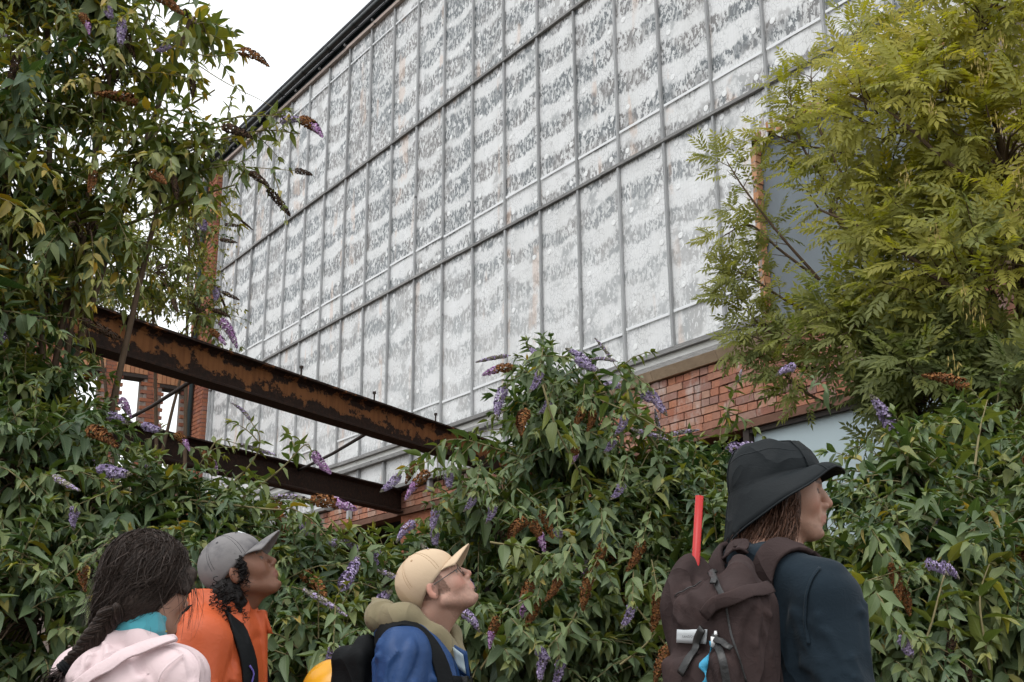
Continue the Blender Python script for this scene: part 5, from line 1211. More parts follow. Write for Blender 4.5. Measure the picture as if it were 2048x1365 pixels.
# --- woman with the plait, pale pink jacket
hd1 = (44, -6, 0); C1 = at(299, 1180, 3.28)
p1 = Person('person in a pale pink hooded jacket with a long dark plait and turquoise neck warmer', C1, hd1, at(262, 1300, 3.26), 24, 0, (0.44, 0.27, 0.20), fat=1.05).build_body()
RID = {}
def pink_fn(P, cr=True):
    q = p1.bl(P); s = np.stack([q[:, 0], np.abs(q[:, 1]), q[:, 2]], 1); d = neck_torso(q, 0.022, 1.05)
    ring = chain(s, [(-0.088, 0, 0.030), (-0.060, 0.070, 0.022), (0.010, 0.098, -0.030), (0.080, 0.060, -0.075), (0.105, 0, -0.10)], [0.026, 0.028, 0.030, 0.026, 0.022]); d = smin(d, ring, 0.018)
    hood = ell(q, (-0.108, 0, -0.115), (0.052, 0.135, 0.125)); hood = smax(hood, -cap(s, (-0.19, 0.0, -0.02), (-0.15, 0.12, -0.06), 0.022, 0.016), 0.02); d = smin(d, hood, 0.022)
    lip = chain(s, [(-0.155, 0, -0.215), (-0.13, 0.09, -0.165), (-0.085, 0.15, -0.10), (-0.01, 0.165, -0.055)], [0.014, 0.015, 0.014, 0.010]); d = smin(d, lip, 0.010)
    d = crease(d, q, 0.010, 8, 3.0, (1, 1, 0.8)) if cr else d; d = ridged(d, P, RID.get('pink', ()), p1.k); d = smax(d, -neck_hole(p1, P, 0.070) / p1.k, 0.012); return smax(d, -0.68 - q[:, 2], 0.02) * p1.k
RID['pink'] = make_ridges(p1, lambda P: pink_fn(P, False), [((-0.09, -0.14, -0.10), (-0.3, 0.6, -0.7), 5, (.10, .20), .011), ((-0.08, 0.13, -0.09), (-0.3, -0.6, -0.7), 5, (.10, .2), .011), ((0.0, -0.20, -0.12), (0, -0.1, -1), 4, (.1, .18), .011), ((-0.09, 0, -0.02), (-0.4, 0.0, -1), 4, (.08, .16), .010)], 1)
lo, hi = box_of(p1, 0.70); p1.garment('jacket', pink_fn, M['pink'], lo, hi, 0.0075, p1.NB[2] - 0.30)
def gaiter_fn(P):
    q = p1.bl(P); a = p1.bw((0.010, 0, -0.012)); b = p1.hw((-0.020, 0, -0.082)); d = crease(cap(P, a, b, 0.094, 0.080), q, 0.009, 14, 1.0, (0.5, 0.5, 2.0))
    return smax(smax(d, -(cap(P, a, p1.hw((-0.018, 0, 0.02)), 0.066, 0.066)), 0.006), ((P - p1.hw((-0.02, 0, -0.052))) @ unit(p1.hw((-0.02, 0, -0.052)) - a)), 0.012)
p1.garment('neck_warmer', gaiter_fn, M['teal'], p1.NB - [0.16, 0.16, 0.12], p1.NB + [0.16, 0.16, 0.2], 0.006)
for zz in (0.008, 0.040):
    P, nr = snap(gaiter_fn, np.array([p1.bw((0.01 + 0.085 * math.cos(t), 0.085 * math.sin(t), zz + 0.016 * math.cos(2 * t + zz * 40) - 0.012 * math.cos(t))) for t in np.linspace(0, 2 * math.pi, 40)]), 0.0035); v, f = tube(P, 0.0024, 5, False); link('piping', mesh_from('piping', v - p1.base, f, M['piping'], True), p1.o)
def hair1_fn(P):
    q = p1.hl(P); d = ell(q, (-0.020, 0, 0.048), (0.119, 0.101, 0.106)); d = smin(d, ell(q, (-0.052, 0, -0.034), (0.082, 0.088, 0.084)), 0.04); d = smin(d, cap(q, (-0.07, 0.01, -0.06), (-0.105, 0.045, -0.135), 0.058, 0.028), 0.03)
    d = smin(d, chain(q, [(0.075, -0.060, 0.05), (0.060, -0.082, 0.0), (0.05, -0.080, -0.05)], [0.022, 0.010, 0.005]), 0.012)
    d = smax(d, -ell(q, (0.118, 0, -0.03), (0.072, 0.085, 0.092)), 0.012); d = smax(d, -ell(q, (0.000, -0.105, -0.026), (0.018, 0.026, 0.026)), 0.008); d = smax(d, -ell(q, (0.05, -0.09, -0.055), (0.05, 0.04, 0.05)), 0.01)
    return (d + 0.0035 * np.sin(np.arctan2(q[:, 1], q[:, 2] + 0.3) * 160 + 5 * noise3(q, 22)) * 0.5 + 0.004 * (noise3(q * [1, 3, 1], 24, 2) - 0.5)) * p1.hk
V, Fq = surface_nets(hair1_fn, np.arange(C1[0] - .2, C1[0] + .2, .0055), np.arange(C1[1] - .2, C1[1] + .2, .0055), np.arange(C1[2] - .2, C1[2] + .2, .0055))
hair1 = smesh('hair', V, Fq, M['hair_dark'], p1.o, p1.base, tone=rng.random(len(V)) * 0.6 + 0.2)
paths = []; PP = []
for i in range(1800):
    x0 = np.array([rng.uniform(-0.07, 0.085), rng.normal(0, 0.02), 0.155]); g = np.array([-0.10, 0.03, -0.10]) + rng.normal(0, .020, 3); sgn = -1 if rng.random() < 0.55 else 1
    mid = np.array([rng.uniform(-0.06, 0.06), sgn * rng.uniform(0.06, 0.12), rng.uniform(0.0, 0.09)]) if i % 3 else np.array([-0.15, rng.uniform(-0.10, 0.10), rng.uniform(0.03, 0.10)])
    PP.append(p1.hw(bezier(x0, mid * 1.35, g, 11)))
PP, _ = snap(hair1_fn, np.concatenate(PP), (0.0012 + 0.004 * rng.random(1800) ** 2).repeat(11)); PP = PP.reshape(1800, 11, 3)
for P in PP:
    if rng.random() < 0.25: P = P + np.linspace(0, 1, 11)[:, None] ** 2 * rng.normal(0, 0.012, 3)
    paths.append(P)
for i in range(140):
    a0 = p1.hl(PP[rng.integers(1800)][[int(rng.integers(2, 9))]])[0]; o = unit(a0 - [-0.02, 0, 0.03]); paths.append(p1.hw(bezier(a0, a0 + o * 0.02 + rng.normal(0, .02, 3), a0 + o * rng.uniform(.01, .035) + np.array([-0.02, 0, -0.06]) + rng.normal(0, .02, 3), 8)))
for i in range(26):
    u = rng.uniform(-0.3, 0.6); a0 = np.array([0.05 + rng.normal(0, .02), -0.085 + rng.normal(0, .012), 0.04]); paths.append(p1.hw(bezier(a0, a0 + [0.035, -0.01, -0.05], a0 + np.array([0.025, 0.0, -0.13]) + rng.normal(0, .02, 3), 9)))
tag(ribbons(paths, 0.0024, 'hair_strands', M['hair_dark'], p1.o, p1.base), kind='stuff')
both = lambda P: np.minimum(pink_fn(P), hair1_fn(P))
pl = np.array([hit(both, x, y, 2.6) for x, y in ((226, 1222), (206, 1252), (182, 1280), (160, 1306), (140, 1328), (118, 1348), (98, 1370), (80, 1400))]); pl = spline(pl, 34); vd = unit(CAMP - pl); pl = pl + vd * 0.012; tg = unit(np.gradient(pl, axis=0)); sd = unit(np.cross(tg, vd)); parts = []
th = np.linspace(0, math.pi, 8); ph = np.linspace(0, 2 * math.pi, 13)[:-1]; SPH = np.array([(math.cos(t), math.sin(t) * math.cos(f), math.sin(t) * math.sin(f)) for t in th for f in ph]); SPF = [(i * 12 + j, i * 12 + (j + 1) % 12, (i + 1) * 12 + (j + 1) % 12, (i + 1) * 12 + j) for i in range(7) for j in range(12)]
tie_i = int(np.argmin(np.abs(project(pl)[:, 0] - 130))); strands = []
for i in range(0, tie_i):
    k = 1.15 - 0.45 * i / tie_i; sg = 1 if i % 2 else -1; a = unit(tg[i] * 0.85 + sd[i] * sg * 0.62); b = unit(np.cross(a, vd[i])); c = pl[i] + sd[i] * sg * 0.0105 * k + vd[i] * 0.004
    parts.append((c + (SPH * [0.027 * k, 0.0125 * k, 0.0145 * k]) @ np.array([a, b, vd[i]]), SPF))
    for q in np.linspace(-0.8, 0.8, 5): strands.append(c + np.array([a * 0.026 * k * x + b * 0.0115 * k * q * math.cos(x) + vd[i] * (0.0152 * k * math.sqrt(max(0, 1 - x * x - 0.6 * q * q)) if x * x + .6 * q * q < 1 else 0) for x in np.linspace(-0.85, 0.85, 6)]))
v, f = merge(parts); plait = link('plait', mesh_from('plait', v - p1.base, f, M['hair_dark'], True, tone=rng.random(len(v)) * 0.5 + 0.2), p1.o)
for i in range(90):
    o = rng.normal(0, .007, 3); strands.append(pl[tie_i:] + o * np.linspace(0.6, 2.2, len(pl) - tie_i)[:, None])
tag(ribbons(strands, 0.003, 'plait_strands', M['hair_dark'], plait, p1.base, taper=False), kind='stuff')
ang = np.linspace(0, 2 * math.pi, 14); parts = [tube([pl[tie_i] + tg[tie_i] * z + 0.0165 * (sd[tie_i] * math.cos(t) + vd[tie_i] * math.sin(t)) for t in ang], 0.0062, 6, False) for z in (-0.008, 0.0, 0.008)]; v, f = merge(parts); link('hair_tie', mesh_from('hair_tie', v - p1.base, f, M['black_cloth'], True), plait)
def fold_band(p, fn, px, w, th, nm, mat, t0=2.4, off=0.002):
    pts = [q for q in (hit(fn, x, y, t0) for x, y in px) if abs(fn(q[None])[0]) < 0.006]
    if len(pts) < len(px): print('off the cloth:', nm, len(pts), 'of', len(px))
    v, f = strap_mesh(fn, pts, w, th, off, 30); return link(nm, mesh_from(nm, v - p.base, f, mat, True), p.o)
pink_s = lambda P: pink_fn(P, False) - 0.004
fold_band(p1, pink_s, ((350, 1283), (318, 1290), (270, 1306), (222, 1332), (175, 1362), (150, 1380)), 0.030, 0.010, 'hood_edge', M['pink'], 2.6)
fold_band(p1, pink_s, ((365, 1310), (345, 1325), (325, 1345), (315, 1372)), 0.005, 0.003, 'seam', M['pink'], 2.6)
p1.trousers(M['jeans'])

# --- person in the orange jacket, washed grey cap
hd2 = (84, 33, 0); RH = frame(*hd2); C2 = at(470, 1150, 3.70) - RH @ np.array([-0.014, -0.0795, -0.004]) * 0.93
p2 = Person('person in an orange jacket and washed grey cap looking up, black curly hair', C2, hd2, at(436, 1238, 3.80), 90, 3, (0.21, 0.105, 0.066), (0.22, 0.085, 0.07), (0.012, 0.009, 0.008), (0.012, 0.008, 0.006), 1.0, 0.97, hscale=0.93, blush=0.25).build_body()
def orange_fn(P):
    q = p2.bl(P); d = crease(neck_torso(q, 0.022, 1.0), q, 0.011, 7, 7.0)
    ax0, ax1 = p2.bw((0.02, 0, -0.06)), p2.bw((0.012, 0, 0.085)); c = crease(cap(P, ax0, ax1, 0.118, 0.100) / p2.k, q, 0.011, 13, 4.0, (1, 1, 1.6)); c = smax(c, q[:, 2] - 0.090 + 0.10 * q[:, 0], 0.012)
    d = smin(d, c, 0.02); d = smax(d, -cap(P, ax0 + [0, 0, .03], p2.bw((0.03, 0, 0.25)), 0.078, 0.095) / p2.k, 0.008)
    d = smin(d, np.abs(q[:, 1]) * 0.5 + 0.02 + np.maximum(0, -d) * 0 + 9 * (q[:, 0] < 0.02), 0.001) if False else d
    d = ridged(d, P, RID.get('orange', ()), p2.k)
    plk = rbox(q, (0.142, 0.0, -0.20), (0.014, 0.022, 0.22), 0.01); d = smin(d, plk, 0.010)
    return smax(d, -0.68 - q[:, 2], 0.02) * p2.k
RID['orange'] = make_ridges(p2, orange_fn, [((-0.03, -0.20, -0.09), (-0.2, 0, -1), 5, (.10, .2), .011), ((0.05, -0.14, -0.16), (0.6, 0.3, -0.5), 6, (.08, .16), .010), ((0.02, -0.11, 0.0), (0.5, 0.2, -0.8), 5, (.06, .12), .009), ((-0.06, -0.12, -0.02), (-0.5, -0.3, -0.9), 5, (.1, .2), .011), ((0.02, -0.23, -0.22), (0.8, 0, -0.4), 5, (.05, .09), .009)], 2)
lo, hi = box_of(p2, 0.70); p2.garment('jacket', orange_fn, M['orange'], lo, hi, 0.0078, p2.NB[2] - 0.30)
tab0 = p2.bw((0.135, -0.015, 0.005)); G = np.array([[tab0 + CR * (x + 0.02 * y) - CU * y * 0.06 for x in (0.0, 0.012, 0.022)] for y in np.linspace(0, 1, 5)]); G[:, 1] += np.array([0, -0.004, 0]); v, f = grid_shell(G, 0.003); link('collar_tab', mesh_from('collar_tab', v - p2.base, f, M['orange'], True), p2.o)
def curls(p, spots, n, name, mat, rr=(0.005, 0.009), ln=(0.04, 0.085), w=0.0019):
    parts = []; 
    for i in range(n):
        c, rad, dn = spots[rng.integers(len(spots))]; a = np.asarray(c) + rng.normal(0, 1, 3) * np.asarray(rad) * 0.55; L = rng.uniform(*ln); k = rng.uniform(*rr); t = np.linspace(0, 1, 26); wv = rng.uniform(14, 26) * L / 0.06; ph0 = rng.random() * 6.28; dd = unit(np.asarray(dn, float) + rng.normal(0, .3, 3)); e1 = unit(np.cross(dd, [0.3, 1, 0.2])); e2 = np.cross(dd, e1)
        P = a + dd * (L * t)[:, None] + k * (np.cos(wv * t + ph0)[:, None] * e1 + np.sin(wv * t + ph0)[:, None] * e2); parts.append(tube(p.hw(P), np.linspace(w, w * 0.6, 26), 3, False))
    v, f = merge(parts); return link(name, mesh_from(name, v - p.base, f, mat, True, tone=np.repeat(rng.random(n), 78)), p.o)
def hair2_fn(P):
    q = p2.hl(P); d = ell(q, (-0.062, 0, -0.035), (0.062, 0.088, 0.070)); d = smin(d, ell(q, (-0.085, 0, -0.085), (0.05, 0.075, 0.055)), 0.03); s = np.stack([q[:, 0], np.abs(q[:, 1]), q[:, 2]], 1); d = smin(d, ell(s, (0.020, 0.074, 0.022), (0.018, 0.010, 0.030)), 0.02)
    d = smax(d, -ell(s, (-0.010, 0.098, -0.012), (0.020, 0.022, 0.028)), 0.006); return d + 0.016 * (noise3(q, 95) - 0.5)
V, Fq = surface_nets(hair2_fn, np.arange(C2[0] - .2, C2[0] + .2, .0055), np.arange(C2[1] - .16, C2[1] + .16, .0055), np.arange(C2[2] - .2, C2[2] + .16, .0055)); smesh('hair', V, Fq, M['hair_black'], p2.o, p2.base, tone=rng.random(len(V)))
GD = p2.RH.T @ np.array([0, 0, -1.0])
curls(p2, [((-0.085, -0.05, -0.07), (0.05, 0.05, 0.05), GD), ((-0.06, -0.075, -0.03), (0.04, 0.02, 0.04), GD), ((0.024, -0.080, 0.020), (0.010, 0.006, 0.02), GD), ((-0.09, -0.06, -0.05), (0.04, 0.03, 0.04), GD), ((-0.11, 0.0, -0.07), (0.03, 0.06, 0.04), GD)], 260, 'curls', M['hair_black'], w=0.0015)
cap2 = make_cap(p2, M['grey_cap'], simple('dark_stitching', (0.06, 0.06, 0.065), 0.8), rad=(0.108, 0.087, 0.094), rim=(0.018, 0.032), brim_len=0.078, brim_up=0.20)
# light stitched emblem on the front of the cap
em = [p2.hw((-0.012 + 0.105 * math.cos(e) * math.cos(u), 0.090 * math.cos(e) * math.sin(u), 0.050 + 0.1 * math.sin(e))) for u, e in ((-0.30, 0.62), (-0.12, 0.80), (0.05, 0.64), (0.15, 0.75), (-0.25, 0.72), (-0.05, 0.55), (0.2, 0.6))]
v, f = tube(spline([x + unit(x - C2) * 0.004 for x in em], 24), 0.0022, 4, False); link('emblem', mesh_from('emblem', v - p2.base, f, M['paper']), cap2)
def fn2(P): return orange_fn(P)
bp2 = thing('backpack', 'black backpack worn by the person in the orange jacket, mostly hidden behind the plaited hair', 'backpack', p2.bw((-0.2, 0, -0.6)), 0, 'backpacks worn by the people')
b2 = np.array(bp2.location)
for sy in (-1, 1):
    v, f = strap_mesh(orange_fn, [p2.bw(q) for q in ((-0.13, sy * 0.075, -0.10), (-0.07, sy * 0.085, 0.0), (0.0, sy * 0.098, 0.010), (0.07, sy * 0.105, -0.055), (0.115, sy * 0.115, -0.16), (0.12, sy * 0.13, -0.30), (0.06, sy * 0.16, -0.42))], 0.052, 0.010); link('shoulder_strap', mesh_from('shoulder_strap', v - b2, f, M['black_cloth'], True), bp2)
pack2 = lambda P: (rbox(p2.bl(P), (-0.215, 0, -0.28), (0.075, 0.14, 0.24), 0.06) + folds(p2.bl(P), 0.006, 10)) * p2.k
V, Fq = surface_nets(pack2, np.arange(p2.NB[0] - .45, p2.NB[0] + .1, .013), np.arange(p2.NB[1] - .3, p2.NB[1] + .3, .013), np.arange(p2.NB[2] - .6, p2.NB[2] + .05, .013)); smesh('bag', V, Fq, M['black_cloth'], bp2, b2)
cd = np.array([p2.bw(x) for x in ((0.115, -0.125, -0.16), (0.122, -0.122, -0.19), (0.118, -0.126, -0.215), (0.122, -0.122, -0.24))]); cd, _ = snap(orange_fn, cd, 0.020); v, f = tube(spline(cd, 10), 0.0032, 5); link('zip_cord', mesh_from('zip_cord', v - b2, f, simple('violet_cord', (0.10, 0.08, 0.30), 0.7), True), bp2)
p2.trousers(M['jeans'])

# --- man in the beige cap, blue jacket, olive hood
hd3 = (92, 37, 0); RH = frame(*hd3); C3 = at(865, 1182, 3.76) - RH @ np.array([-0.014, -0.0795, -0.004]) * 0.94
p3 = Person('man in a beige cap, wire glasses, olive hood and blue jacket looking up', C3, hd3, at(838, 1266, 3.88), 104, 4, (0.55, 0.35, 0.275), (0.46, 0.22, 0.19), (0.16, 0.10, 0.06), (0.10, 0.12, 0.12), 1.02, 1.0, hscale=0.94, blush=0.7)
def paint3(q, a, c, near):
    n = noise3(q, 260)
    m = near & (q[:, 2] > -0.030 - 0.25 * q[:, 0]) & (q[:, 0] < 0.036) & (q[:, 2] > -0.045) & (a > 0.05) & (a < 0.084); c[m] += (np.array((0.10, 0.062, 0.042)) - c[m]) * (0.35 + 0.5 * n[m])[:, None]
    m = near & (q[:, 2] < -0.046) & (q[:, 0] > -0.01) & (q[:, 2] > -0.125) & ~((np.abs(q[:, 2] + 0.0618) < 0.010) & (a < 0.022) & (q[:, 0] > 0.088)); c[m] += (np.array((0.24, 0.15, 0.11)) - c[m]) * (0.12 + 0.40 * n[m])[:, None]
p3.paint = paint3; p3.build_body()
def blue_fn(P):
    q = p3.bl(P); s = np.stack([q[:, 0], np.abs(q[:, 1]), q[:, 2]], 1); d = ridged(crease(neck_torso(q, 0.026, 1.04), q, 0.013, 7.5, 11.0), P, RID.get('blue', ()), p3.k)
    ring = chain(s, [(-0.120, 0, 0.010), (-0.090, 0.085, 0.000), (0.0, 0.125, -0.045), (0.085, 0.085, -0.085), (0.120, 0.030, -0.130)], [0.030, 0.032, 0.030, 0.026, 0.018]) + folds(q, 0.005, 16, 2.0); d = smin(d, ring, 0.012)
    d = smax(d, -cap(P, p3.bw((0.03, 0, -0.06)), p3.bw((0.02, 0, 0.2)), 0.082, 0.10) / p3.k, 0.010); d = smax(d, -cap(q, (0.16, 0, -0.12), (0.06, 0, 0.02), 0.040, 0.06), 0.01); return smax(d, -0.68 - q[:, 2], 0.02) * p3.k
RID['blue'] = make_ridges(p3, blue_fn, [((-0.03, -0.20, -0.08), (-0.1, 0, -1), 6, (.10, .2), .011), ((0.03, -0.22, -0.18), (-0.8, 0, -0.5), 6, (.06, .12), .010), ((0.06, -0.13, -0.14), (0.5, 0.4, -0.7), 5, (.08, .14), .010), ((-0.08, -0.13, -0.05), (-0.3, -0.4, -0.9), 4, (.1, .2), .011)], 3)
lo, hi = box_of(p3, 0.70); p3.garment('jacket', blue_fn, M['blue'], lo, hi, 0.0078, p3.NB[2] - 0.30)
def olive_fn(P):
    q = p3.bl(P); s = np.stack([q[:, 0], np.abs(q[:, 1]), q[:, 2]], 1)
    d = chain(s, [(-0.130, 0, 0.070), (-0.095, 0.080, 0.055), (-0.015, 0.108, 0.045), (0.072, 0.078, -0.010), (0.125, 0.018, -0.090)], [0.046, 0.050, 0.046, 0.038, 0.028], 0.03)
    d = smin(d, cap(q, (-0.115, 0, 0.07), (-0.155, 0, 0.125), 0.038, 0.012), 0.03); d = smin(d, ell(q, (0.06, 0, -0.13), (0.065, 0.08, 0.09)), 0.03); d = crease(d, q, 0.012, 10, 8.0)
    return smax(d, -cap(P, p3.bw((0.022, 0, -0.07)), p3.hw((-0.015, 0, -0.05)), 0.064, 0.075) / p3.k, 0.008) * p3.k
p3.garment('hood', olive_fn, M['olive'], p3.NB - [0.24, 0.2, 0.24], p3.NB + [0.2, 0.2, 0.22], 0.0065)
G = np.array([[p3.bw((0.130 + 0.050 * t, -0.055 - 0.012 * t + 0.020 * u, -0.050 - 0.085 * u - 0.030 * t)) for t in np.linspace(0, 1, 5)] for u in np.linspace(0, 1, 7)]); v, f = grid_shell(G, 0.005); lap = link('lapel', mesh_from('lapel', v - p3.base, f, M['blue'], True), p3.o)
G2 = np.array([[p3.bw((0.134 + 0.036 * t, -0.064 - 0.012 * t + 0.020 * u, -0.060 - 0.060 * u - 0.028 * t)) for t in np.linspace(0, 1, 4)] for u in np.linspace(0, 1, 5)]); v, f = grid_shell(G2, 0.002); link('lining', mesh_from('lining', v - p3.base, f, M['lining'], True), lap)
cap3 = make_cap(p3, M['beige_cap'], simple('tan_stitching', (0.36, 0.24, 0.14), 0.8), rad=(0.106, 0.086, 0.092), rim=(0.012, 0.036), brim_len=0.074, brim_up=0.24)
gl = simple('thin_wire', (0.12, 0.115, 0.11), 0.35, 0.5, 0.1, 20, 0, 0.8); parts = []
for sy in (-1, 1):
    parts.append(tube([p3.hw((0.101 - 0.22 * abs(0.024 * math.cos(t)) * (1 if math.cos(t) * sy > 0 else -0.2), sy * 0.033 + 0.024 * math.cos(t), 0.000 + 0.020 * math.sin(t))) for t in np.linspace(0, 2 * math.pi, 21)], 0.0016, 4, False))
    parts.append(tube([p3.hw(x) for x in ((0.094, sy * 0.057, 0.006), (0.05, sy * 0.074, 0.007), (-0.012, sy * 0.083, 0.010))], 0.0014, 4, False))
parts.append(tube([p3.hw(x) for x in ((0.101, -0.009, 0.004), (0.105, 0, 0.008), (0.101, 0.009, 0.004))], 0.0011, 4, False)); v, f = merge(parts); link('glasses', mesh_from('glasses', v - p3.base, f, gl, True), p3.o)
cover3 = lambda P: np.minimum(blue_fn(P), olive_fn(P))
bp3 = thing('backpack', 'black backpack on the back of the man in the blue jacket', 'backpack', p3.bw((-0.2, 0, -0.6)), 0, 'backpacks worn by the people'); b3 = np.array(bp3.location)
pack3 = lambda P: (smin(rbox(p3.bl(P), (-0.205, 0, -0.225), (0.080, 0.14, 0.20), 0.055), rbox(p3.bl(P), (-0.165, 0, -0.03), (0.035, 0.10, 0.03), 0.025), 0.04) + folds(p3.bl(P), 0.010, 12, 3.0)) * p3.k
V, Fq = surface_nets(pack3, np.arange(p3.NB[0] - .45, p3.NB[0] + .1, .009), np.arange(p3.NB[1] - .3, p3.NB[1] + .3, .009), np.arange(p3.NB[2] - .6, p3.NB[2] + .08, .009)); smesh('bag', V, Fq, M['black_cloth'], bp3, b3)
for sy in (-1, 1):
    v, f = strap_mesh(blue_fn, [p3.bw(q) for q in ((-0.13, sy * 0.095, -0.09), (-0.08, sy * 0.115, -0.01), (0.0, sy * 0.135, -0.010), (0.07, sy * 0.125, -0.07), (0.115, sy * 0.125, -0.17), (0.12, sy * 0.14, -0.30), (0.06, sy * 0.17, -0.42))], 0.05, 0.010); link('shoulder_strap', mesh_from('shoulder_strap', v - b3, f, M['black_cloth'], True), bp3)
v, f = strap_mesh(blue_fn, [p3.bw(q) for q in ((0.115, -0.125, -0.165), (0.14, -0.06, -0.17), (0.15, 0.0, -0.17), (0.14, 0.06, -0.17), (0.115, 0.125, -0.165))], 0.020, 0.005, 0.008); link('chest_strap', mesh_from('chest_strap', v - b3, f, M['black_cloth'], True), bp3)
bk = p3.bw((0.165, -0.045, -0.17)); v, f = merge([(bk + (box_v(-.012, .012, -.026, .026, -.014, .014)) @ p3.RB.T, BOXF)]); link('buckle', mesh_from('buckle', v - b3, f, M['leather']), bp3)
p3.trousers(M['jeans'])
# yellow hard hat hung on the back of that backpack, its brim upright
hc = at(690, 1402, 3.95); hx = unit(np.array([-1.0, -0.12, 0.10])); hz = unit(np.array([0.06, 0.0, 1.0]) - hx * (np.array([0.06, 0, 1.0]) @ hx)); hy = np.cross(hz, hx)
hh = thing('hard_hat', 'yellow hard hat hanging on the black backpack at the bottom edge', 'helmet', hc)
nu, nv = 61, 16; G = np.zeros((nu, nv, 3))
for i in range(nu):
    u = 2 * math.pi * i / (nu - 1)
    for j in range(nv):
        e = (math.pi / 2 - 0.02) * j / (nv - 1); y, z = 0.108 * math.cos(e) ** 0.8 * math.cos(u), 0.128 * math.cos(e) ** 0.8 * math.sin(u)
        rib = sum(0.006 * math.exp(-((y - c) / 0.008) ** 2) for c in (-0.032, 0, 0.032)) * (1 if abs(z) < 0.115 else 0.3); G[i, j] = hx * (0.135 * math.sin(e) + rib) + hy * y * (1 + rib) + hz * z * (1 + rib * 4)
v, f = grid_shell(G, 0.003); link('shell', mesh_from('shell', v, f, M['yellow'], True), hh)
G = np.array([[hx * (0.004 - 0.010 * t) + hy * (0.110 + 0.022 * t) * math.cos(u) + hz * (0.130 + (0.020 + 0.02 * max(0, math.sin(u))) * t) * math.sin(u) for t in np.linspace(0, 1, 4)] for u in np.linspace(0, 2 * math.pi, 49)]); v, f = grid_shell(G, 0.006); link('brim', mesh_from('brim', v, f, M['yellow'], True), hh)
G = np.array([[hx * 0.02 + hx * 0.03 * t + hy * (-0.106 + 0.002) * math.cos(q) + hz * 0.1 * math.sin(q) for t in (0, .5, 1)] for q in np.linspace(0.15, 0.45, 5)]); v, f = grid_shell(G, 0.010); link('side_slot', mesh_from('side_slot', v, f, M['yellow'], True), hh)

# --- person in the black bucket hat with the brown backpack
hd4 = (97, -1, 0); RH = frame(*hd4); C4 = at(1665, 1008, 2.97) - RH @ np.array([0.122, 0, -0.022])
p4 = Person('person in a black bucket hat and dark jumper with long brown hair, facing right', C4, hd4, at(1533, 1138, 2.92), 50, 2, (0.46, 0.29, 0.215), (0.40, 0.17, 0.14), (0.06, 0.035, 0.025), (0.10, 0.06, 0.03), 1.01, 0.86, blush=0.55)
def paint4(q, a, c, near):
    n = noise3(q, 260); m = near & (q[:, 0] > 0.03) & (((q[:, 2] < -0.076) & (q[:, 2] > -0.12)) | ((np.abs(q[:, 2] + 0.046) < 0.006) & (a < 0.022) & (q[:, 0] > 0.088))); c[m] += (np.array((0.18, 0.10, 0.07)) - c[m]) * (0.08 + 0.34 * n[m])[:, None]
p4.paint = paint4; p4.build_body()
def jumper_fn(P):
    q = p4.bl(P); s = np.stack([q[:, 0], np.abs(q[:, 1]), q[:, 2]], 1); d = ridged(crease(neck_torso(q, 0.017, 0.87), q, 0.011, 7, 17.0), P, RID.get('jumper', ()), p4.k)
    ring = chain(s, [(-0.070, 0, 0.030), (-0.045, 0.060, 0.022), (0.02, 0.076, -0.015), (0.075, 0.04, -0.055), (0.09, 0, -0.065)], [0.016] * 5); d = smin(d, ring, 0.02); d = smax(d, -neck_hole(p4, P, 0.060) / p4.k, 0.008)
    return smax(d, -0.66 - q[:, 2], 0.02) * p4.k
RID['jumper'] = make_ridges(p4, jumper_fn, [((-0.08, -0.12, -0.14), (-0.2, -0.5, -0.8), 8, (.10, .2), .010), ((-0.06, -0.17, -0.22), (0.3, -0.8, -0.3), 6, (.06, .12), .009), ((0.0, -0.20, -0.12), (-0.2, -0.1, -1), 5, (.12, .22), .010), ((-0.04, -0.21, -0.28), (0.7, -0.2, -0.5), 6, (.05, .1), .009)], 4)
lo, hi = box_of(p4, 0.70, 0.12, 0.42); p4.garment('jumper', jumper_fn, M['jumper'], lo, hi, 0.0075, p4.NB[2] - 0.36)
P = np.array([p4.bw((0.012 + 0.073 * math.cos(t), 0.068 * math.sin(t), 0.012 - 0.05 * math.cos(t))) for t in np.linspace(-1.3, 1.3, 20)]); v, f = tube(P, 0.014, 8, True); link('neckerchief', mesh_from('neckerchief', v - p4.base, f, simple('blue_cotton', (0.03, 0.12, 0.17), 0.8), True), p4.o)
# bucket hat: crown and drooping brim from one turned outline
nu = 73; U_ = np.linspace(0, 2 * math.pi, nu)
def hat_rows():
    rows = []
    for u in U_:
        c, s_ = math.cos(u), math.sin(u); w = 0.0035 * math.sin(3 * u + 1) + 0.0018 * math.sin(7 * u)
        edge = np.array([0.004 + 0.150 * c, 0.138 * s_, -0.034 + 0.088 * c - 0.006 * math.cos(2 * u) + w + 0.024 * math.exp(-((min(u, 2 * math.pi - u) - 0.75) / 0.5) ** 2)]); base = np.array([-0.014 + 0.113 * c, 0.096 * s_, 0.034 + 0.028 * c])
        sh = np.array([-0.024 + 0.100 * c, 0.088 * s_, 0.098 + 0.012 * c + w * 1.2]); top = np.array([-0.030 + 0.080 * c, 0.070 * s_, 0.124 + 0.008 * c + w * 1.4])
        r = [edge + (base - edge) * t + np.array([0, 0, 0.012 * math.sin(t * math.pi)]) for t in np.linspace(0, 1, 8)] + [base + (sh - base) * t + np.array([c, s_, 0]) * 0.004 * math.sin(t * math.pi) for t in np.linspace(0.12, 1, 7)] + [sh + (top - sh) * t for t in (0.35, 0.7, 1.0)] + [top * (1 - t) + np.array([-0.030, 0, 0.134]) * t for t in (0.3, 0.6, 0.999)]
        rows.append(r)
    return np.array(rows)
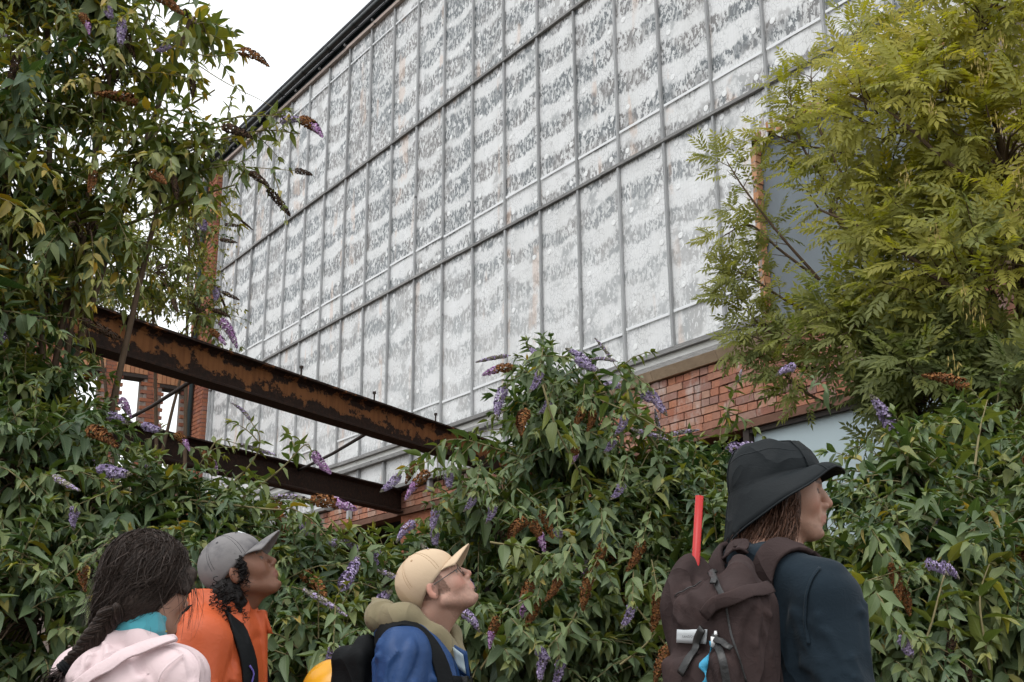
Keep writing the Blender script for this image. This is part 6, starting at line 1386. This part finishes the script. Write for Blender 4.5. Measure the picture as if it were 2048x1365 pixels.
HG = hat_rows(); v, f = grid_shell(p4.hw(HG.reshape(-1, 3)).reshape(HG.shape), 0.0035); hat = link('bucket_hat', mesh_from('bucket_hat', v - p4.base, f, M['hat'], True), p4.o)
for j, rr in ((0, 0.0028), (7, 0.0018), (14, 0.0020)):
    P = p4.hw(HG[:, j] * [1.006, 1.006, 1.0]); v, f = tube(P, rr, 5, False); link('seam', mesh_from('seam', v - p4.base, f, M['hat'], True), hat)
for i in (62, 11, 36):
    P = p4.hw(HG[i] + unit(HG[i] - [-0.02, 0, 0.05]) * 0.003); v, f = tube(P, 0.0022, 5, False); link('seam', mesh_from('seam', v - p4.base, f, M['hat'], True), hat)
def hair4_fn(P):
    q = p4.hl(P); s = np.stack([q[:, 0], np.abs(q[:, 1]), q[:, 2]], 1); d = ell(q, (-0.035, 0, -0.058), (0.080, 0.090, 0.115)); d = smin(d, ell(s, (0.002, 0.075, -0.030), (0.036, 0.018, 0.062)), 0.025)
    return smax(d, -ell(q, (0.125, 0, -0.05), (0.075, 0.09, 0.10)), 0.01) + 0.012 * (noise3(q * [1, 1, 0.35], 60) - 0.5)
V, Fq = surface_nets(hair4_fn, np.arange(C4[0] - .2, C4[0] + .2, .0055), np.arange(C4[1] - .2, C4[1] + .2, .0055), np.arange(C4[2] - .2, C4[2] + .1, .0055)); smesh('hair', V, Fq, M['hair_brown'], p4.o, p4.base, tone=rng.random(len(V)) * 0.5)
paths = []
for i in range(1000):
    u = R(rng.uniform(-150, -64)) if i < 760 else R(rng.uniform(64, 210)); x0 = np.array([-0.012 + 0.090 * math.cos(u), 0.084 * math.sin(u), 0.002]); L = rng.uniform(0.13, 0.235) * (1 if math.cos(u) < 0.3 else 0.75); t = np.linspace(0, 1, 16); ph_ = rng.random() * 6.28; am = rng.uniform(0.006, 0.020); wv = rng.uniform(5, 10)
    out = np.array([math.cos(u), math.sin(u), 0]); P = x0 + np.outer(t, [0, 0, -L]) + np.outer(0.020 * np.sin(t * 2.4) + 0.022 * t ** 3 + am * np.sin(wv * t + ph_) * t, out) + np.outer(am * np.cos(wv * t + ph_) * t - 0.035 * t * (math.cos(u) > 0.2), [1, 0, 0]) + rng.normal(0, .003, 3); paths.append(p4.hw(P))
tag(ribbons(paths, 0.0032, 'hair_locks', M['hair_brown'], p4.o, p4.base), kind='stuff')
p4.trousers(M['jeans'])
fold_band(p4, jumper_fn, ((1640, 1138), (1622, 1165), (1613, 1205), (1612, 1250), (1618, 1290)), 0.006, 0.003, 'seam', M['jumper'], 2.2)
# brown backpack
bp4 = thing('backpack', 'dark brown canvas backpack with leather straps and a white maker label', 'backpack', p4.bw((-0.2, 0, -0.6)), 0, 'backpacks worn by the people'); b4 = np.array(bp4.location)
def pack4_fn(P):
    q = p4.bl(P); d = rbox(q, (-0.190, -0.010, -0.265), (0.095, 0.128, 0.235), 0.07); d = smin(d, ell(q, (-0.205, 0.045, -0.075), (0.066, 0.070, 0.105)), 0.05)
    d = smin(d, chain(q, [(-0.255, -0.105, -0.075), (-0.20, -0.085, -0.035), (-0.15, -0.045, -0.010), (-0.12, 0.0, 0.0)], [0.020, 0.028, 0.030, 0.024], 0.02), 0.022); d = smin(d, rbox(q, (-0.295, -0.02, -0.34), (0.030, 0.100, 0.150), 0.028), 0.028)
    d = smax(d, -cap(q, (-0.300, 0.01, -0.055), (-0.19, -0.005, 0.02), 0.020, 0.030), 0.02); d = smax(d, -cap(q, (-0.325, 0.10, -0.17), (-0.315, -0.13, -0.185), 0.008, 0.008), 0.012)
    return ridged(crease(d, q, 0.014, 6.5, 21.0, (1, 1, 0.6)), P, RID.get('pack', ()), p4.k) * p4.k
RID['pack'] = make_ridges(p4, pack4_fn, [((-0.28, 0.04, -0.06), (-0.2, 0.3, -1), 4, (.05, .09), .010), ((-0.22, -0.12, -0.10), (0.1, -0.1, -1), 5, (.1, .22), .010), ((-0.24, 0.0, -0.04), (-0.6, -0.4, -0.6), 4, (.06, .12), .010)], 5)
V, Fq = surface_nets(pack4_fn, np.arange(p4.NB[0] - .5, p4.NB[0] + .15, .0072), np.arange(p4.NB[1] - .5, p4.NB[1] + .2, .0072), axis(p4.NB[2] - .55, p4.NB[2] + .1, p4.NB[2] - .33, p4.NB[2] + .1, .02, .0072)); smesh('bag', V, Fq, M['brown_canvas'], bp4, b4)
for sy in (-1, 1):
    v, f = strap_mesh(jumper_fn, [p4.bw(q) for q in ((-0.14, sy * 0.060, -0.06), (-0.09, sy * 0.075, 0.02), (-0.02, sy * 0.092, 0.03), (0.06, sy * 0.105, -0.04), (0.11, sy * 0.115, -0.16), (0.11, sy * 0.14, -0.30), (0.05, sy * 0.175, -0.40))], 0.055, 0.012); link('shoulder_strap', mesh_from('shoulder_strap', v - b4, f, M['brown_canvas'], True), bp4)
v, f = strap_mesh(lambda P: np.minimum(jumper_fn(P), pack4_fn(P)), [p4.bw(q) for q in ((-0.12, 0.03, 0.02), (-0.13, 0.02, 0.09), (-0.13, -0.02, 0.09), (-0.12, -0.03, 0.02))], 0.026, 0.006, 0.012); link('grab_loop', mesh_from('grab_loop', v - b4, f, M['brown_canvas'], True), bp4)
H4 = lambda x, y: hit(pack4_fn, x, y, 2.1)
def surf_strap(px, w, th, nm, mat, parent, off=0.003):
    pts = [q for q in (H4(x, y) for x, y in px) if abs(pack4_fn(q[None])[0]) < 0.004]
    if len(pts) < len(px): print('off the pack:', nm, len(pts), 'of', len(px))
    if len(pts) < 2: return None
    v, f = strap_mesh(pack4_fn, pts, w, th, off, 16); return link(nm, mesh_from(nm, v - b4, f, mat, True), parent)
surf_strap([(1411, 1256), (1398, 1285), (1382, 1320), (1366, 1350)], 0.018, 0.005, 'leather_strap', M['leather'], bp4, 0.006)
surf_strap([(1436, 1290), (1446, 1325), (1453, 1370)], 0.016, 0.004, 'zip', M['leather'], bp4)
surf_strap([(1426, 1148), (1434, 1168), (1444, 1186), (1452, 1198)], 0.012, 0.004, 'zip', M['leather'], bp4)
surf_strap([(1452, 1205), (1458, 1245), (1470, 1300), (1492, 1370)], 0.004, 0.002, 'seam', M['leather'], bp4)
surf_strap([(1352, 1195), (1375, 1180), (1405, 1165)], 0.004, 0.002, 'seam', M['leather'], bp4)
surf_strap([(1416, 1232), (1432, 1210), (1470, 1196), (1505, 1188), (1535, 1180)], 0.026, 0.012, 'flap_edge', M['brown_canvas'], bp4, 0.001)
surf_strap([(1430, 1272), (1444, 1286), (1462, 1303)], 0.013, 0.004, 'zip_pull', M['leather'], bp4, 0.008); surf_strap([(1426, 1148), (1428, 1160), (1430, 1176)], 0.013, 0.004, 'zip_pull', M['leather'], bp4, 0.010)
for x, y in ((1426, 1147), (1432, 1269)):
    c = H4(x, y)
    if abs(pack4_fn(c[None])[0]) > 0.004: print('slider off the pack'); continue
    c = c + unit(CAMP - p4.NB) * 0.008; v, f = tube([c + CU * 0.008, c - CU * 0.004, c - CU * 0.010], [0.004, 0.006, 0.003], 6); link('zip_slider', mesh_from('zip_slider', v - b4, f, M['metal'], True), bp4)
# sewn label with the maker's name
q = [H4(x, y) for x, y in ((1356, 1259), (1416, 1259), (1414, 1288), (1355, 1285))]; G = np.array([[q[0] * (1 - a) * (1 - b) + q[1] * a * (1 - b) + q[2] * a * b + q[3] * (1 - a) * b for a in np.linspace(0, 1, 9)] for b in np.linspace(0, 1, 4)]); sh = G.shape; Gs, nr = snap(pack4_fn, G.reshape(-1, 3), 0.003); v, f = grid_shell(Gs.reshape(sh), 0.0018); lab = link('label', mesh_from('label', v - b4, f, M['paper'], True), bp4)
cu = bpy.data.curves.new('label_text', 'FONT'); cu.body = 'SANDQVIST'; cu.align_x = 'CENTER'; cu.align_y = 'CENTER'; cu.size = 1.0; cu.space_character = 1.25; cu.materials.append(M['ink'])
tmp = bpy.data.objects.new('lettering_curve', cu); col.objects.link(tmp); bpy.context.view_layer.update(); tme = bpy.data.meshes.new_from_object(tmp.evaluated_get(bpy.context.evaluated_depsgraph_get())); bpy.data.objects.remove(tmp); tx = link('lettering', tme, lab)
ex = unit(q[1] - q[0]); nz_ = unit(np.cross(ex, q[0] - q[3])); nz_ = nz_ if nz_ @ (CAMP - q[0]) > 0 else -nz_; ey = np.cross(nz_, ex); cpos = Gs.reshape(sh)[1:3, 4].mean(0) + nz_ * 0.0035 - b4; k = 0.0078
tx.matrix_basis = Matrix(((ex[0] * k, ey[0] * k, nz_[0] * k, cpos[0]), (ex[1] * k, ey[1] * k, nz_[1] * k, cpos[1]), (ex[2] * k, ey[2] * k, nz_[2] * k, cpos[2]), (0, 0, 0, 1)))
# blue ribbon tied to the zip
rp = spline(np.array([H4(x, y) + unit(CAMP - p4.NB) * 0.012 for x, y in ((1428, 1282), (1420, 1305), (1407, 1330), (1412, 1350), (1408, 1372))]), 14); G = np.array([[c + CR * w * (0.5 + 0.5 * math.sin(i * .9 + 2)) + unit(CAMP - p4.NB) * 0.004 * math.sin(i * 1.3 + w * 90) for w in (-0.010, 0, 0.010)] for i, c in enumerate(rp)]); v, f = grid_shell(G, 0.0015); rb = link('ribbon_tag', mesh_from('ribbon_tag', v - b4, f, M['ribbon'], True), bp4)
c = rp[0] ; v, f = tube([c + CU * 0.010, c - CU * 0.012], 0.0065, 8); link('bead', mesh_from('bead', v - b4, f, M['disc'], True), rb)
# red tube standing in the open top of the backpack
tb = p4.bw((-0.215, 0.040, -0.03)); t1 = at(1399, 992, tb[1] - 0.01); dn = unit(t1 - tb); ts = tb - dn * 0.06; L = np.linalg.norm(t1 - ts); ring = np.linspace(0, 2 * math.pi, 17)[:-1]; e1 = unit(np.cross(dn, [0, 1, 0])); e2 = np.cross(dn, e1)
outer = [ts + dn * L * s_ + 0.0095 * (e1 * math.cos(a) + e2 * math.sin(a)) for s_ in (0, 1) for a in ring]; inner = [t1 - dn * z + 0.0078 * (e1 * math.cos(a) + e2 * math.sin(a)) for z in (0, 0.05) for a in ring]
f = [(i, (i + 1) % 16, 16 + (i + 1) % 16, 16 + i) for i in range(16)] + [(16 + i, 16 + (i + 1) % 16, 32 + (i + 1) % 16, 32 + i) for i in range(16)] + [(32 + i, 32 + (i + 1) % 16, 48 + (i + 1) % 16, 48 + i) for i in range(16)]
tag(link('red_tube', mesh_from('red_tube', np.array(outer + inner) - ts, f, M['red_tube'], True), loc=ts), 'red plastic tube sticking up out of the brown backpack', 'tube')
